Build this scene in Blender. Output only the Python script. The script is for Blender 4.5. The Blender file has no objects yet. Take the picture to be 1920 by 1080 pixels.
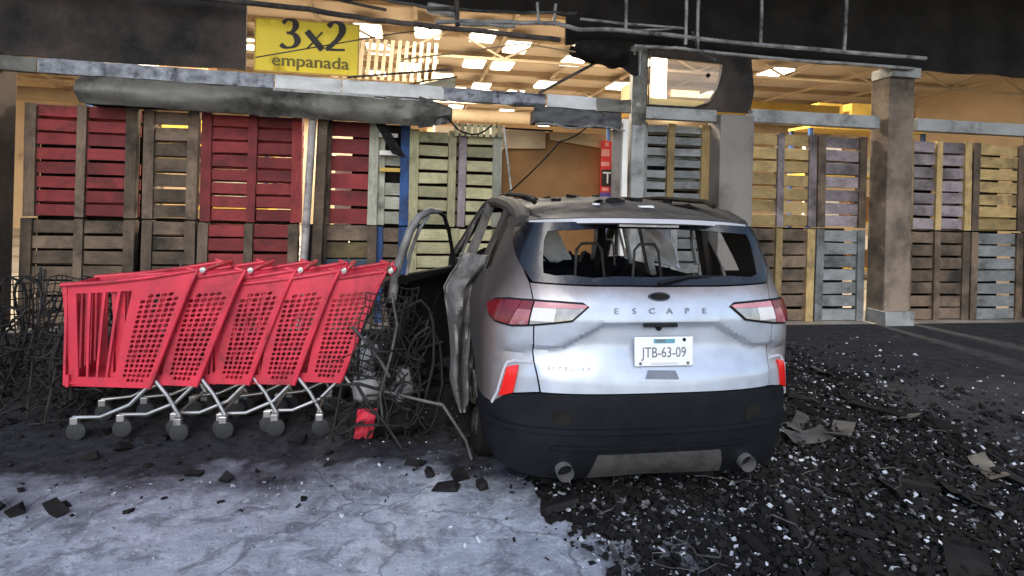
import bpy, bmesh, math, random
from mathutils import Vector, Matrix, noise
random.seed(7)
C = bpy.context.scene.collection
SC = bpy.context.scene
R = math.radians

# ------------------------------------------------------------------ camera, sky, sun, exposure
cam_data = bpy.data.cameras.new('camera'); cam = bpy.data.objects.new('camera', cam_data); C.objects.link(cam)
cam_data.sensor_width = 36.0; cam_data.sensor_fit = 'HORIZONTAL'
cam_data.lens = 36.0 * 1090.0 / 1920.0
cam_data.shift_y = -(540.0 - 376.0) / 1920.0
cam_data.clip_end = 500.0; cam_data.clip_start = 0.05
cam.matrix_world = (Matrix.Translation((0, 0, 1.66)) @ Matrix.Rotation(R(-9.5), 4, 'Z') @ Matrix.Rotation(R(90), 4, 'X') @ Matrix.Rotation(R(1.5), 4, 'Z'))
SC.camera = cam
SUN_EL, SUN_AZ = 38.0, 192.0        # sun direction: azimuth measured clockwise from +Y
w = bpy.data.worlds.new('World'); SC.world = w; w.use_nodes = True
wn = w.node_tree; bgn = wn.nodes['Background']
sky = wn.nodes.new('ShaderNodeTexSky'); sky.sky_type = 'NISHITA'; sky.sun_disc = False
sky.sun_elevation = R(SUN_EL); sky.sun_rotation = R(SUN_AZ); sky.air_density = 1.0; sky.dust_density = 1.0; sky.ozone_density = 1.0
wn.links.new(sky.outputs['Color'], bgn.inputs['Color']); bgn.inputs['Strength'].default_value = 0.15
sl = bpy.data.lights.new('sun', 'SUN'); sun = bpy.data.objects.new('sun', sl); C.objects.link(sun)
sl.energy = 0.7; sl.angle = R(30); sl.color = (1.0, 0.98, 0.95)
sd = Vector((math.sin(R(SUN_AZ)) * math.cos(R(SUN_EL)), math.cos(R(SUN_AZ)) * math.cos(R(SUN_EL)), math.sin(R(SUN_EL))))
sun.rotation_euler = sd.to_track_quat('Z', 'Y').to_euler()
SC.view_settings.view_transform = 'Standard'; SC.view_settings.look = 'None'; SC.view_settings.gamma = 1.0
SC.view_settings.use_curve_mapping = False
SC.view_settings.exposure = 0.84
SC.render.engine = 'CYCLES'
try:
    SC.cycles.use_denoising = True; SC.cycles.max_bounces = 6; SC.cycles.transparent_max_bounces = 8
    SC.cycles.sample_clamp_indirect = 4.0
except Exception: pass

# ------------------------------------------------------------------ materials
MATS = {}
def mat(name, col, rough=.65, metal=0., var=.3, scale=5., soot=0., soot_scale=2.2, soot_col=(.014, .012, .011), bump=.15, bscale=45., rand=True, emit=None, estr=0., trans=0., alpha=1.):
    if name in MATS: return MATS[name]
    m = bpy.data.materials.new(name); m.use_nodes = True; nt = m.node_tree; N = nt.nodes; L = nt.links
    b = N['Principled BSDF']
    b.inputs['Roughness'].default_value = rough; b.inputs['Metallic'].default_value = metal
    tc = N.new('ShaderNodeTexCoord'); co = tc.outputs['Object']
    if rand:
        oi = N.new('ShaderNodeObjectInfo'); ad = N.new('ShaderNodeVectorMath'); ad.operation = 'ADD'
        mu = N.new('ShaderNodeMath'); mu.operation = 'MULTIPLY'; mu.inputs[1].default_value = 37.0
        L.new(oi.outputs['Random'], mu.inputs[0]); L.new(co, ad.inputs[0]); L.new(mu.outputs[0], ad.inputs[1]); co = ad.outputs[0]
    n1 = N.new('ShaderNodeTexNoise'); n1.inputs['Scale'].default_value = scale; n1.inputs['Detail'].default_value = 7; n1.inputs['Roughness'].default_value = .62
    L.new(co, n1.inputs['Vector'])
    r1 = N.new('ShaderNodeValToRGB'); r1.color_ramp.elements[0].position = .3; r1.color_ramp.elements[1].position = .72
    lo = [max(0, c * (1 - var)) for c in col]; hi = [min(1, c * (1 + var * .6)) for c in col]
    r1.color_ramp.elements[0].color = (*lo, 1); r1.color_ramp.elements[1].color = (*hi, 1)
    L.new(n1.outputs['Fac'], r1.inputs['Fac']); out = r1.outputs['Color']
    if soot > 0:
        n2 = N.new('ShaderNodeTexNoise'); n2.inputs['Scale'].default_value = soot_scale; n2.inputs['Detail'].default_value = 8; n2.inputs['Roughness'].default_value = .68
        L.new(co, n2.inputs['Vector'])
        r2 = N.new('ShaderNodeValToRGB'); c0 = .72 - .5 * soot
        r2.color_ramp.elements[0].position = max(0, c0 - .1); r2.color_ramp.elements[1].position = min(1, c0 + .12)
        L.new(n2.outputs['Fac'], r2.inputs['Fac'])
        mx = N.new('ShaderNodeMix'); mx.data_type = 'RGBA'
        L.new(r2.outputs['Color'], mx.inputs['Factor']); L.new(out, mx.inputs['A']); mx.inputs['B'].default_value = (*soot_col, 1)
        out = mx.outputs['Result']
        rr = N.new('ShaderNodeMapRange'); rr.inputs['To Min'].default_value = rough; rr.inputs['To Max'].default_value = .9
        L.new(r2.outputs['Color'], rr.inputs['Value']); L.new(rr.outputs[0], b.inputs['Roughness'])
    L.new(out, b.inputs['Base Color'])
    if bump > 0:
        n3 = N.new('ShaderNodeTexNoise'); n3.inputs['Scale'].default_value = bscale; n3.inputs['Detail'].default_value = 5
        L.new(co, n3.inputs['Vector'])
        bp = N.new('ShaderNodeBump'); bp.inputs['Strength'].default_value = bump; bp.inputs['Distance'].default_value = .01
        L.new(n3.outputs['Fac'], bp.inputs['Height']); L.new(bp.outputs['Normal'], b.inputs['Normal'])
    if emit:
        b.inputs['Emission Color'].default_value = (*emit, 1); b.inputs['Emission Strength'].default_value = estr
    if trans: b.inputs['Transmission Weight'].default_value = trans
    b.inputs['Alpha'].default_value = alpha
    MATS[name] = m; return m

def dull(m, v=.15): m.node_tree.nodes['Principled BSDF'].inputs['Specular IOR Level'].default_value = v; return m

def wood(name, col, soot=.25):
    """board wood: grain stretched along the object's long axis (x)"""
    m = mat(name, col, .8, 0, .35, 4, soot, 1.6, (.03, .024, .018), 0)
    nt = m.node_tree; N = nt.nodes; L = nt.links; b = N['Principled BSDF']
    tc = N.new('ShaderNodeTexCoord'); mp = N.new('ShaderNodeMapping'); mp.inputs['Scale'].default_value = (2, 30, 30)
    L.new(tc.outputs['Object'], mp.inputs['Vector'])
    n = N.new('ShaderNodeTexNoise'); n.inputs['Scale'].default_value = 2.5; n.inputs['Detail'].default_value = 5
    L.new(mp.outputs[0], n.inputs['Vector'])
    bp = N.new('ShaderNodeBump'); bp.inputs['Strength'].default_value = .4; bp.inputs['Distance'].default_value = .006
    L.new(n.outputs['Fac'], bp.inputs['Height']); L.new(bp.outputs['Normal'], b.inputs['Normal'])
    src = b.inputs['Base Color'].links[0].from_socket
    oi = N.new('ShaderNodeObjectInfo'); mr = N.new('ShaderNodeMapRange'); mr.inputs['To Min'].default_value = .62; mr.inputs['To Max'].default_value = 1.22; L.new(oi.outputs['Random'], mr.inputs['Value'])
    g2 = N.new('ShaderNodeMapRange'); g2.inputs['From Min'].default_value = .3; g2.inputs['From Max'].default_value = .7; g2.inputs['To Min'].default_value = .72; g2.inputs['To Max'].default_value = 1.15; L.new(n.outputs['Fac'], g2.inputs['Value'])
    mm = N.new('ShaderNodeMath'); mm.operation = 'MULTIPLY'; L.new(mr.outputs[0], mm.inputs[0]); L.new(g2.outputs[0], mm.inputs[1])
    sc = N.new('ShaderNodeVectorMath'); sc.operation = 'SCALE'; L.new(src, sc.inputs[0]); L.new(mm.outputs[0], sc.inputs['Scale']); L.new(sc.outputs[0], b.inputs['Base Color'])
    return m

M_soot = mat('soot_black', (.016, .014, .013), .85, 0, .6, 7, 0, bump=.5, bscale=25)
M_char = mat('charred', (.015, .014, .014), .8, 0, .6, 9, .35, bump=.6, bscale=30)
M_ash = mat('ash_grey_metal', (.12, .115, .11), .6, .4, .45, 8, .35, bump=.35, bscale=22)
M_ashlight = mat('bleached_metal', (.36, .35, .33), .55, .4, .35, 9, .2, bump=.25, bscale=25)
M_gutter = mat('galvanised_sheet', (.60, .60, .59), .5, .2, .3, 3, .1, 1.7, bump=.2, bscale=14)
M_gutterdark = mat('burnt_galvanised', (.27, .28, .31), .5, .3, .6, 8, .2, 7, bump=.6, bscale=18)
M_hood = mat('smoked_sheet', (.21, .20, .17), .65, .2, .4, 2.5, .3, 1.6, bump=.25, bscale=10)
M_tube = mat('weathered_tube', (.42, .41, .40), .6, .3, .4, 4, .3, 3, bump=.15)
M_darktube = mat('sooty_tube', (.11, .09, .08), .75, .1, .5, 5, .4, 3, bump=.3)
M_column = mat('grey_column_paint', (.33, .33, .32), .55, .1, .25, 3, .22, 1.6, bump=.12)
M_pipe = mat('pale_pipe', (.42, .37, .35), .55, 0, .35, 5, .28, 3, bump=.15)
M_white = mat('white_frame_paint', (.84, .83, .79), .5, 0, .12, 3, .04, 2, bump=.05)
M_tan = mat('tan_wall_paint', (.25, .19, .14), .8, 0, .3, 1.6, .42, 1.3, (.06, .045, .036), bump=.1)
M_beige = mat('beige_wall_paint', (.21, .19, .17), .8, 0, .2, 1.5, .18, .9, (.08, .065, .055), bump=.1)
M_brown = mat('smoked_wall', (.085, .062, .05), .85, 0, .45, 1.4, .35, .9, bump=.25, bscale=12)
M_fascia = mat('burnt_fascia', (.025, .022, .02), .85, 0, .5, 2, .3, 1.5, bump=.4, bscale=9)
M_ceiling = mat('store_ceiling', (.54, .44, .33), .75, 0, .14, .35, .0, bump=.05, rand=False)
M_purlin = mat('store_purlin', (.42, .325, .215), .7, 0, .2, 1, .05, bump=.05)
M_storewall = mat('store_wall', (.50, .38, .25), .8, 0, .16, .6, .05, .7, bump=.08)
M_storefloor = mat('store_floor_tile', (.34, .30, .25), .5, 0, .25, .9, .25, .5, bump=.05, rand=False)
M_card = mat('cardboard', (.24, .115, .038), .85, 0, .22, 2.2, .1, 1.1, (.20, .11, .045), bump=.12, bscale=30)
M_cardpale = mat('cardboard_pale', (.48, .34, .20), .85, 0, .2, 2.5, .12, 1.6, (.2, .13, .07), bump=.12)
M_yellow = mat('sign_yellow', (.92, .66, .004), .45, 0, .1, 2, .12, 2.5, (.42, .28, .02), bump=.05)
M_print = mat('sign_print', (.025, .018, .012), .6, 0, .2, 5, 0, bump=0)
M_olive = mat('sign_print_olive', (.19, .14, .015), .6, 0, .2, 5, 0, bump=0)
M_redban = mat('banner_red', (.75, .03, .03), .5, 0, .2, 5, 0, bump=.1)
M_pinkban = mat('banner_pink', (.85, .32, .27), .5, 0, .15, 5, 0, bump=0)
M_whiteprint = mat('banner_white', (.82, .78, .72), .5, 0, .08, 5, 0, bump=0)
M_purple = mat('banner_purple', (.11, .07, .30), .5, 0, .2, 5, 0, bump=0)
M_cart = mat('cart_red_plastic', (.62, .032, .06), .4, 0, .25, 4, .26, 3.0, (.22, .022, .03), bump=.08)
M_cartmetal = mat('cart_chrome', (.55, .54, .53), .35, .8, .2, 6, .15, 3, bump=.05)
M_rubber = mat('black_rubber', (.03, .03, .032), .8, 0, .3, 8, 0, bump=.2)
M_wire = mat('burnt_wire', (.045, .042, .04), .7, .3, .5, 12, .3, 6, bump=.2)
M_sack = mat('pale_plastic', (.33, .33, .33), .55, 0, .3, 6, .35, 4, (.12, .11, .1), bump=.2, bscale=12)
M_doorlight = mat('scorched_bare_steel', (.22, .21, .195), .6, .35, .4, 7, .25, 4, (.05, .045, .04), bump=.4, bscale=16)
M_airbag = mat('airbag_fabric', (.82, .80, .84), .8, 0, .12, 5, .1, 3, (.3, .28, .28), bump=.3, bscale=14)
M_plate = mat('plate_white', (.80, .80, .80), .45, 0, .06, 8, .0, bump=0)
M_plateteal = mat('plate_teal', (.12, .33, .40), .5, 0, .2, 8, 0, bump=0)
M_ink = mat('plate_ink', (.16, .16, .18), .6, 0, .1, 8, 0, bump=0)
M_badge = mat('tarnished_badge', (.07, .075, .09), .35, .7, .4, 20, .2, 8, bump=.1)
M_letter = mat('grey_letter', (.20, .215, .24), .4, .6, .2, 20, 0, bump=0)
M_redlens = mat('red_lens', (.17, .008, .016), .12, 0, .35, 7, .12, 4, (.05, .02, .02), bump=0)
M_pinklens = mat('pink_lens', (.55, .24, .26), .15, 0, .25, 9, 0, bump=0)
M_clearlens = mat('clear_lens', (.36, .35, .34), .12, .3, .4, 14, 0, bump=.1)
M_whitelens = mat('reverse_lens', (.66, .63, .62), .15, 0, .1, 9, 0, bump=0)
M_reflector = mat('reflector_red', (.80, .012, .008), .2, 0, .15, 30, 0, bump=.2, bscale=120)
M_blacktrim = mat('black_trim', (.010, .011, .014), .55, 0, .35, 6, 0, bump=.15, bscale=60, rand=False)
M_glassblack = mat('black_glass_edge', (.012, .013, .018), .22, 0, .5, 6, .2, 5, (.045, .042, .045), bump=.2, bscale=12, rand=False)
M_burntroof = mat('burnt_roof', (.085, .082, .085), .6, .25, .5, 3, .45, 3, (.02, .019, .02), bump=.45, bscale=14, rand=False)
M_interior = mat('burnt_interior', (.012, .012, .014), .9, 0, .6, 8, 0, bump=.8, bscale=14)
M_quilt = mat('seat_wire', (.20, .19, .18), .5, .5, .4, 9, .2, bump=.1)
M_rim = mat('sooty_alloy', (.18, .17, .165), .5, .6, .4, 7, .45, 4, bump=.2)
M_whiteguide = mat('white_carton', (.74, .70, .66), .7, 0, .12, 3, .05, bump=.05)
M_hazelight = mat('lamp_lens', (.9, .85, .75), .4, 0, .02, 3, 0, bump=0, emit=(1.0, .88, .66), estr=5.0)
M_lamphouse = mat('lamp_housing', (.6, .55, .48), .5, 0, .1, 3, 0, bump=0)
M_pane = mat('smoked_pane', (.62, .56, .50), .25, 0, .15, 2, .0, bump=.05, alpha=.26)
M_yband = mat('yellow_band', (.60, .38, .06), .6, 0, .25, 3, .15, 2, (.3, .18, .04), bump=.05)

for q_ in (M_soot, M_char, M_interior, M_fascia, M_blacktrim, M_wire): dull(q_, .14)
WOODS = {
 'red': wood('pallet_red_paint', (.27, .035, .035), .18),
 'green': wood('pallet_pale_wood', (.46, .42, .24), .12),
 'blue': wood('pallet_blue_paint', (.03, .085, .24), .25),
 'greyblue': wood('pallet_grey_wood', (.24, .25, .25), .25),
 'ochrebrown': wood('pallet_ochre_brown', (.25, .18, .08), .3),
 'brown': wood('pallet_brown_wood', (.19, .13, .085), .35),
 'pale': wood('pallet_greyed_wood', (.44, .43, .34), .15),
 'ochre': wood('pallet_ochre_wood', (.42, .29, .12), .18),
 'teal': wood('pallet_dull_teal', (.07, .13, .17), .35),
 'mauve': wood('pallet_mauve_wood', (.28, .23, .24), .3),
}

# car paint: silver metallic, burnt to bare brown-grey towards the front and the left rear door
def car_paint():
    m = bpy.data.materials.new('silver_car_paint'); m.use_nodes = True; nt = m.node_tree; N = nt.nodes; L = nt.links; b = N['Principled BSDF']
    tc = N.new('ShaderNodeTexCoord'); sp = N.new('ShaderNodeSeparateXYZ'); L.new(tc.outputs['Object'], sp.inputs[0])
    n = N.new('ShaderNodeTexNoise'); n.inputs['Scale'].default_value = 3.2; n.inputs['Detail'].default_value = 8; n.inputs['Roughness'].default_value = .62
    L.new(tc.outputs['Object'], n.inputs['Vector'])
    def math_(op, a, bb, clamp=False):
        x = N.new('ShaderNodeMath'); x.operation = op; x.use_clamp = clamp
        for i, v in enumerate((a, bb)):
            if isinstance(v, (int, float)): x.inputs[i].default_value = v
            else: L.new(v, x.inputs[i])
        return x.outputs[0]
    # heat came from the cabin: the paint is gone from y .2 forward and above the window line
    f = math_('ADD', math_('MULTIPLY', math_('SUBTRACT', sp.outputs['Y'], .06), 2.9), math_('MULTIPLY', math_('SUBTRACT', n.outputs['Fac'], .52), .5))
    zz = math_('MULTIPLY', math_('SUBTRACT', sp.outputs['Z'], 1.08), 2.0)
    zz = math_('MAXIMUM', zz, 0.0)
    f = math_('ADD', f, zz, True)
    rmp = N.new('ShaderNodeValToRGB'); e = rmp.color_ramp.elements
    e[0].position = .0; e[0].color = (.50, .545, .62, 1)
    e[1].position = 1.0; e[1].color = (.055, .046, .042, 1)
    for p, c in ((.14, (.45, .48, .54)), (.34, (.29, .262, .262)), (.60, (.155, .124, .115))):
        k = e.new(p); k.color = (*c, 1)
    L.new(f, rmp.inputs['Fac'])
    n2 = N.new('ShaderNodeTexNoise'); n2.inputs['Scale'].default_value = 9; n2.inputs['Detail'].default_value = 8; L.new(tc.outputs['Object'], n2.inputs['Vector'])
    mr = N.new('ShaderNodeMapRange'); mr.inputs['From Min'].default_value = .3; mr.inputs['From Max'].default_value = .7; mr.inputs['To Min'].default_value = .86; mr.inputs['To Max'].default_value = 1.06
    L.new(n2.outputs['Fac'], mr.inputs['Value'])
    mx = N.new('ShaderNodeMix'); mx.data_type = 'RGBA'; mx.blend_type = 'MULTIPLY'; mx.inputs['Factor'].default_value = 1
    L.new(rmp.outputs['Color'], mx.inputs['A']); L.new(mr.outputs[0], mx.inputs['B']); L.new(mx.outputs['Result'], b.inputs['Base Color'])
    r = N.new('ShaderNodeMapRange'); r.inputs['To Min'].default_value = .33; r.inputs['To Max'].default_value = .75; L.new(f, r.inputs['Value'])
    L.new(r.outputs[0], b.inputs['Roughness'])
    me = N.new('ShaderNodeMapRange'); me.inputs['To Min'].default_value = .35; me.inputs['To Max'].default_value = .1; L.new(f, me.inputs['Value'])
    L.new(me.outputs[0], b.inputs['Metallic'])
    cw = N.new('ShaderNodeMapRange'); cw.inputs['To Min'].default_value = .55; cw.inputs['To Max'].default_value = .0; L.new(f, cw.inputs['Value']); L.new(cw.outputs[0], b.inputs['Coat Weight']); b.inputs['Coat Roughness'].default_value = .07
    return m
M_paint = car_paint()

# ------------------------------------------------------------------ mesh helpers
class MB:
    def __init__(s): s.v = []; s.f = []
    def add(s, vs, fs):
        o = len(s.v); s.v += [tuple(v) for v in vs]; s.f += [tuple(i + o for i in f) for f in fs]; return s
    def box(s, c, d, rot=None, jit=0.):
        hx, hy, hz = d[0] / 2, d[1] / 2, d[2] / 2
        vs = [Vector((sx * hx, sy * hy, sz * hz)) for sx in (-1, 1) for sy in (-1, 1) for sz in (-1, 1)]
        if jit: vs = [v + Vector((random.uniform(-jit, jit), random.uniform(-jit, jit), random.uniform(-jit, jit))) for v in vs]
        if rot is not None: vs = [rot @ v for v in vs]
        vs = [v + Vector(c) for v in vs]
        return s.add(vs, [(0, 1, 3, 2), (4, 6, 7, 5), (0, 4, 5, 1), (2, 3, 7, 6), (0, 2, 6, 4), (1, 5, 7, 3)])
    def bar(s, a, b, wx, wy, up=(0, 0, 1)):
        """rectangular bar from a to b, section wx (side) by wy (up)"""
        a, b = Vector(a), Vector(b); d = b - a
        z = d.normalized(); x = z.cross(Vector(up))
        if x.length < 1e-4: x = z.cross(Vector((0, 1, 0)))
        x.normalize(); y = x.cross(z)
        vs = []
        for p in (a, b):
            for sx, sy in ((-1, -1), (1, -1), (1, 1), (-1, 1)): vs.append(p + x * sx * wx / 2 + y * sy * wy / 2)
        return s.add(vs, [(3, 2, 1, 0), (4, 5, 6, 7), (0, 1, 5, 4), (1, 2, 6, 5), (2, 3, 7, 6), (3, 0, 4, 7)])
    def tube(s, pts, r, n=8, closed=False, cap=True):
        pts = [Vector(p) for p in pts]; m = len(pts); rings = []
        rs = r if isinstance(r, (list, tuple)) else [r] * m
        prev = None
        for i, p in enumerate(pts):
            if closed: t = pts[(i + 1) % m] - pts[i - 1]
            else: t = pts[min(i + 1, m - 1)] - pts[max(i - 1, 0)]
            t.normalize()
            if prev is None:
                x = t.cross(Vector((0, 0, 1)))
                if x.length < .1: x = t.cross(Vector((0, 1, 0)))
            else: x = prev - t * prev.dot(t)
            x.normalize(); prev = x; y = t.cross(x)
            rings.append([p + (x * math.cos(2 * math.pi * k / n) + y * math.sin(2 * math.pi * k / n)) * rs[i] for k in range(n)])
        vs = [v for rg in rings for v in rg]; fs = []
        for i in range(m if closed else m - 1):
            j = (i + 1) % m
            for k in range(n):
                l = (k + 1) % n; fs.append((i * n + k, i * n + l, j * n + l, j * n + k))
        if cap and not closed:
            fs.append(tuple(range(n))[::-1]); fs.append(tuple((m - 1) * n + k for k in range(n)))
        return s.add(vs, fs)
    def lathe(s, prof, c, axis='x', n=20):
        """prof: list of (r, h) along the axis"""
        vs = []; m = len(prof); c = Vector(c)
        for r, h in prof:
            for k in range(n):
                a = 2 * math.pi * k / n
                q = (h, r * math.cos(a), r * math.sin(a)) if axis == 'x' else ((r * math.cos(a), h, r * math.sin(a)) if axis == 'y' else (r * math.cos(a), r * math.sin(a), h))
                vs.append(Vector(q) + c)
        fs = [(i * n + k, i * n + (k + 1) % n, (i + 1) * n + (k + 1) % n, (i + 1) * n + k) for i in range(m - 1) for k in range(n)]
        return s.add(vs, fs)
    def sheet(s, fn, nu, nv, th=.004):
        """fn(u,v) -> point for u,v in 0..1; a thin folded sheet with a back"""
        P = [[Vector(fn(i / nu, j / nv)) for j in range(nv + 1)] for i in range(nu + 1)]
        vs = []; 
        for i in range(nu + 1):
            for j in range(nv + 1): vs.append(P[i][j])
        for i in range(nu + 1):
            for j in range(nv + 1):
                a = P[min(i + 1, nu)][j] - P[max(i - 1, 0)][j]; b = P[i][min(j + 1, nv)] - P[i][max(j - 1, 0)]
                nn = a.cross(b)
                if nn.length > 1e-9: nn.normalize()
                vs.append(P[i][j] - nn * th)
        o = (nu + 1) * (nv + 1); ix = lambda i, j: i * (nv + 1) + j
        fs = []
        for i in range(nu):
            for j in range(nv):
                q = (ix(i, j), ix(i + 1, j), ix(i + 1, j + 1), ix(i, j + 1)); fs.append(q); fs.append(tuple(k + o for k in q[::-1]))
        for i in range(nu):
            fs.append((ix(i, 0), ix(i, 0) + o, ix(i + 1, 0) + o, ix(i + 1, 0))); fs.append((ix(i + 1, nv), ix(i + 1, nv) + o, ix(i, nv) + o, ix(i, nv)))
        for j in range(nv):
            fs.append((ix(0, j + 1), ix(0, j + 1) + o, ix(0, j) + o, ix(0, j))); fs.append((ix(nu, j), ix(nu, j) + o, ix(nu, j + 1) + o, ix(nu, j + 1)))
        return s.add(vs, fs)
    def mesh(s, name, m, smooth=None):
        me = bpy.data.meshes.new(name); me.from_pydata(s.v, [], s.f); me.validate(); me.materials.append(m)
        if smooth is not None:
            for p in me.polygons: p.use_smooth = True
            me.set_sharp_from_angle(angle=R(smooth))
        return me
    def build(s, name, m, parent=None, smooth=None, loc=None, rot=None, bevel=0.):
        o = bpy.data.objects.new(name, s.mesh(name, m, smooth)); C.objects.link(o)
        if parent: o.parent = parent
        if loc: o.location = loc
        if rot: o.rotation_euler = rot
        if bevel:
            bv = o.modifiers.new('bevel', 'BEVEL'); bv.width = bevel; bv.segments = 2; bv.limit_method = 'ANGLE'
        return o

def tag(o, label=None, cat=None, group=None, kind=None):
    if label: o['label'] = label
    if cat: o['category'] = cat
    if group: o['group'] = group
    if kind: o['kind'] = kind
    return o
def empty(name, loc, label, cat, group=None, rz=0.):
    o = bpy.data.objects.new(name, None); C.objects.link(o); o.location = loc; o.rotation_euler = (0, 0, rz); o.empty_display_size = .1
    return tag(o, label, cat, group)
def kids(o): return [c for c in bpy.data.objects if c.parent == o]
def copy_tree(o, parent=None, km=None):
    if km is None:
        km = {}
        for c in bpy.data.objects:
            if c.parent: km.setdefault(c.parent.name, []).append(c)
    c = o.copy(); C.objects.link(c); c.parent = parent
    for ch in km.get(o.name, []): copy_tree(ch, c, km)
    return c
def text(body, size, m, loc, parent=None, name='letter', rot=(R(90), 0, 0), ext=.002, align='CENTER', sx=1.):
    cu = bpy.data.curves.new(name, 'FONT'); cu.body = body; cu.size = size; cu.extrude = ext; cu.align_x = align; cu.align_y = 'BOTTOM_BASELINE'
    cu.resolution_u = 3
    t = bpy.data.objects.new(name, cu); me = bpy.data.meshes.new_from_object(t); bpy.data.objects.remove(t); me.materials.clear(); me.materials.append(m)
    for v in me.vertices: v.co.x *= sx
    o = bpy.data.objects.new(name, me); C.objects.link(o); o.location = loc; o.rotation_euler = rot
    if parent: o.parent = parent
    return o
def nz(p, sc=1., seed=0.): return noise.noise(Vector(p) * sc + Vector((seed, seed * 1.7, -seed)))

def pip(x, y, poly):
    ins = False; n = len(poly)
    for i in range(n):
        (x0, y0), (x1, y1) = poly[i], poly[(i + 1) % n]
        if (y0 > y) != (y1 > y) and x < (x1 - x0) * (y - y0) / (y1 - y0) + x0: ins = not ins
    return ins
def panel(mb, poly, fmap, step, thick=.006, off=0., holes=()):
    """fill a 2-D outline with a fine grid and wrap it on the surface fmap(u, v), with thickness and rim"""
    bm = bmesh.new(); us = [p[0] for p in poly]; vs = [p[1] for p in poly]
    u0, u1, v0, v1 = min(us), max(us), min(vs), max(vs)
    nu = max(2, int((u1 - u0) / step)); nv = max(2, int((v1 - v0) / step))
    g = [[bm.verts.new((u0 + (u1 - u0) * i / nu, v0 + (v1 - v0) * j / nv, 0)) for j in range(nv + 1)] for i in range(nu + 1)]
    for i in range(nu):
        for j in range(nv): bm.faces.new((g[i][j], g[i + 1][j], g[i + 1][j + 1], g[i][j + 1]))
    for lp in [poly] + list(holes):
        n = len(lp)
        for i in range(n):
            a, b = Vector((*lp[i], 0)), Vector((*lp[(i + 1) % n], 0)); d = b - a
            lo, hi = Vector((min(a.x, b.x) - step * 1.5, min(a.y, b.y) - step * 1.5)), Vector((max(a.x, b.x) + step * 1.5, max(a.y, b.y) + step * 1.5))
            fc = [f for f in bm.faces if lo.x <= f.calc_center_median().x <= hi.x and lo.y <= f.calc_center_median().y <= hi.y]
            ed = set(e for f in fc for e in f.edges); ve = set(v for f in fc for v in f.verts)
            bmesh.ops.bisect_plane(bm, geom=list(ve) + list(ed) + fc, dist=1e-6, plane_co=a, plane_no=Vector((-d.y, d.x, 0)).normalized())
    dead = []
    for f in bm.faces:
        c = f.calc_center_median()
        if not pip(c.x, c.y, poly) or any(pip(c.x, c.y, h) for h in holes): dead.append(f)
    bmesh.ops.delete(bm, geom=dead, context='FACES')
    bm.verts.ensure_lookup_table(); bm.verts.index_update()
    V = []; B = []; e = .004
    for v in bm.verts:
        u, t = v.co.x, v.co.y; p = Vector(fmap(u, t))
        n = (Vector(fmap(u + e, t)) - Vector(fmap(u - e, t))).cross(Vector(fmap(u, t + e)) - Vector(fmap(u, t - e)))
        n.normalize(); V.append(p + n * off); B.append(p + n * (off - thick))
    k = len(V); F = []
    for f in bm.faces:
        ids = [v.index for v in f.verts]; F.append(tuple(ids)); F.append(tuple(i + k for i in ids[::-1]))
        for l in f.loops:
            if len(l.edge.link_faces) == 1:
                a, b = l.vert.index, l.link_loop_next.vert.index; F.append((b, a, a + k, b + k))
    bm.free()
    return mb.add(V + B, F)
def smoothstep(a, b, x):
    t = max(0., min(1., (x - a) / (b - a))); return t * t * (3 - 2 * t)
def mir(poly): return [(-u, v) for u, v in poly][::-1]

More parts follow.
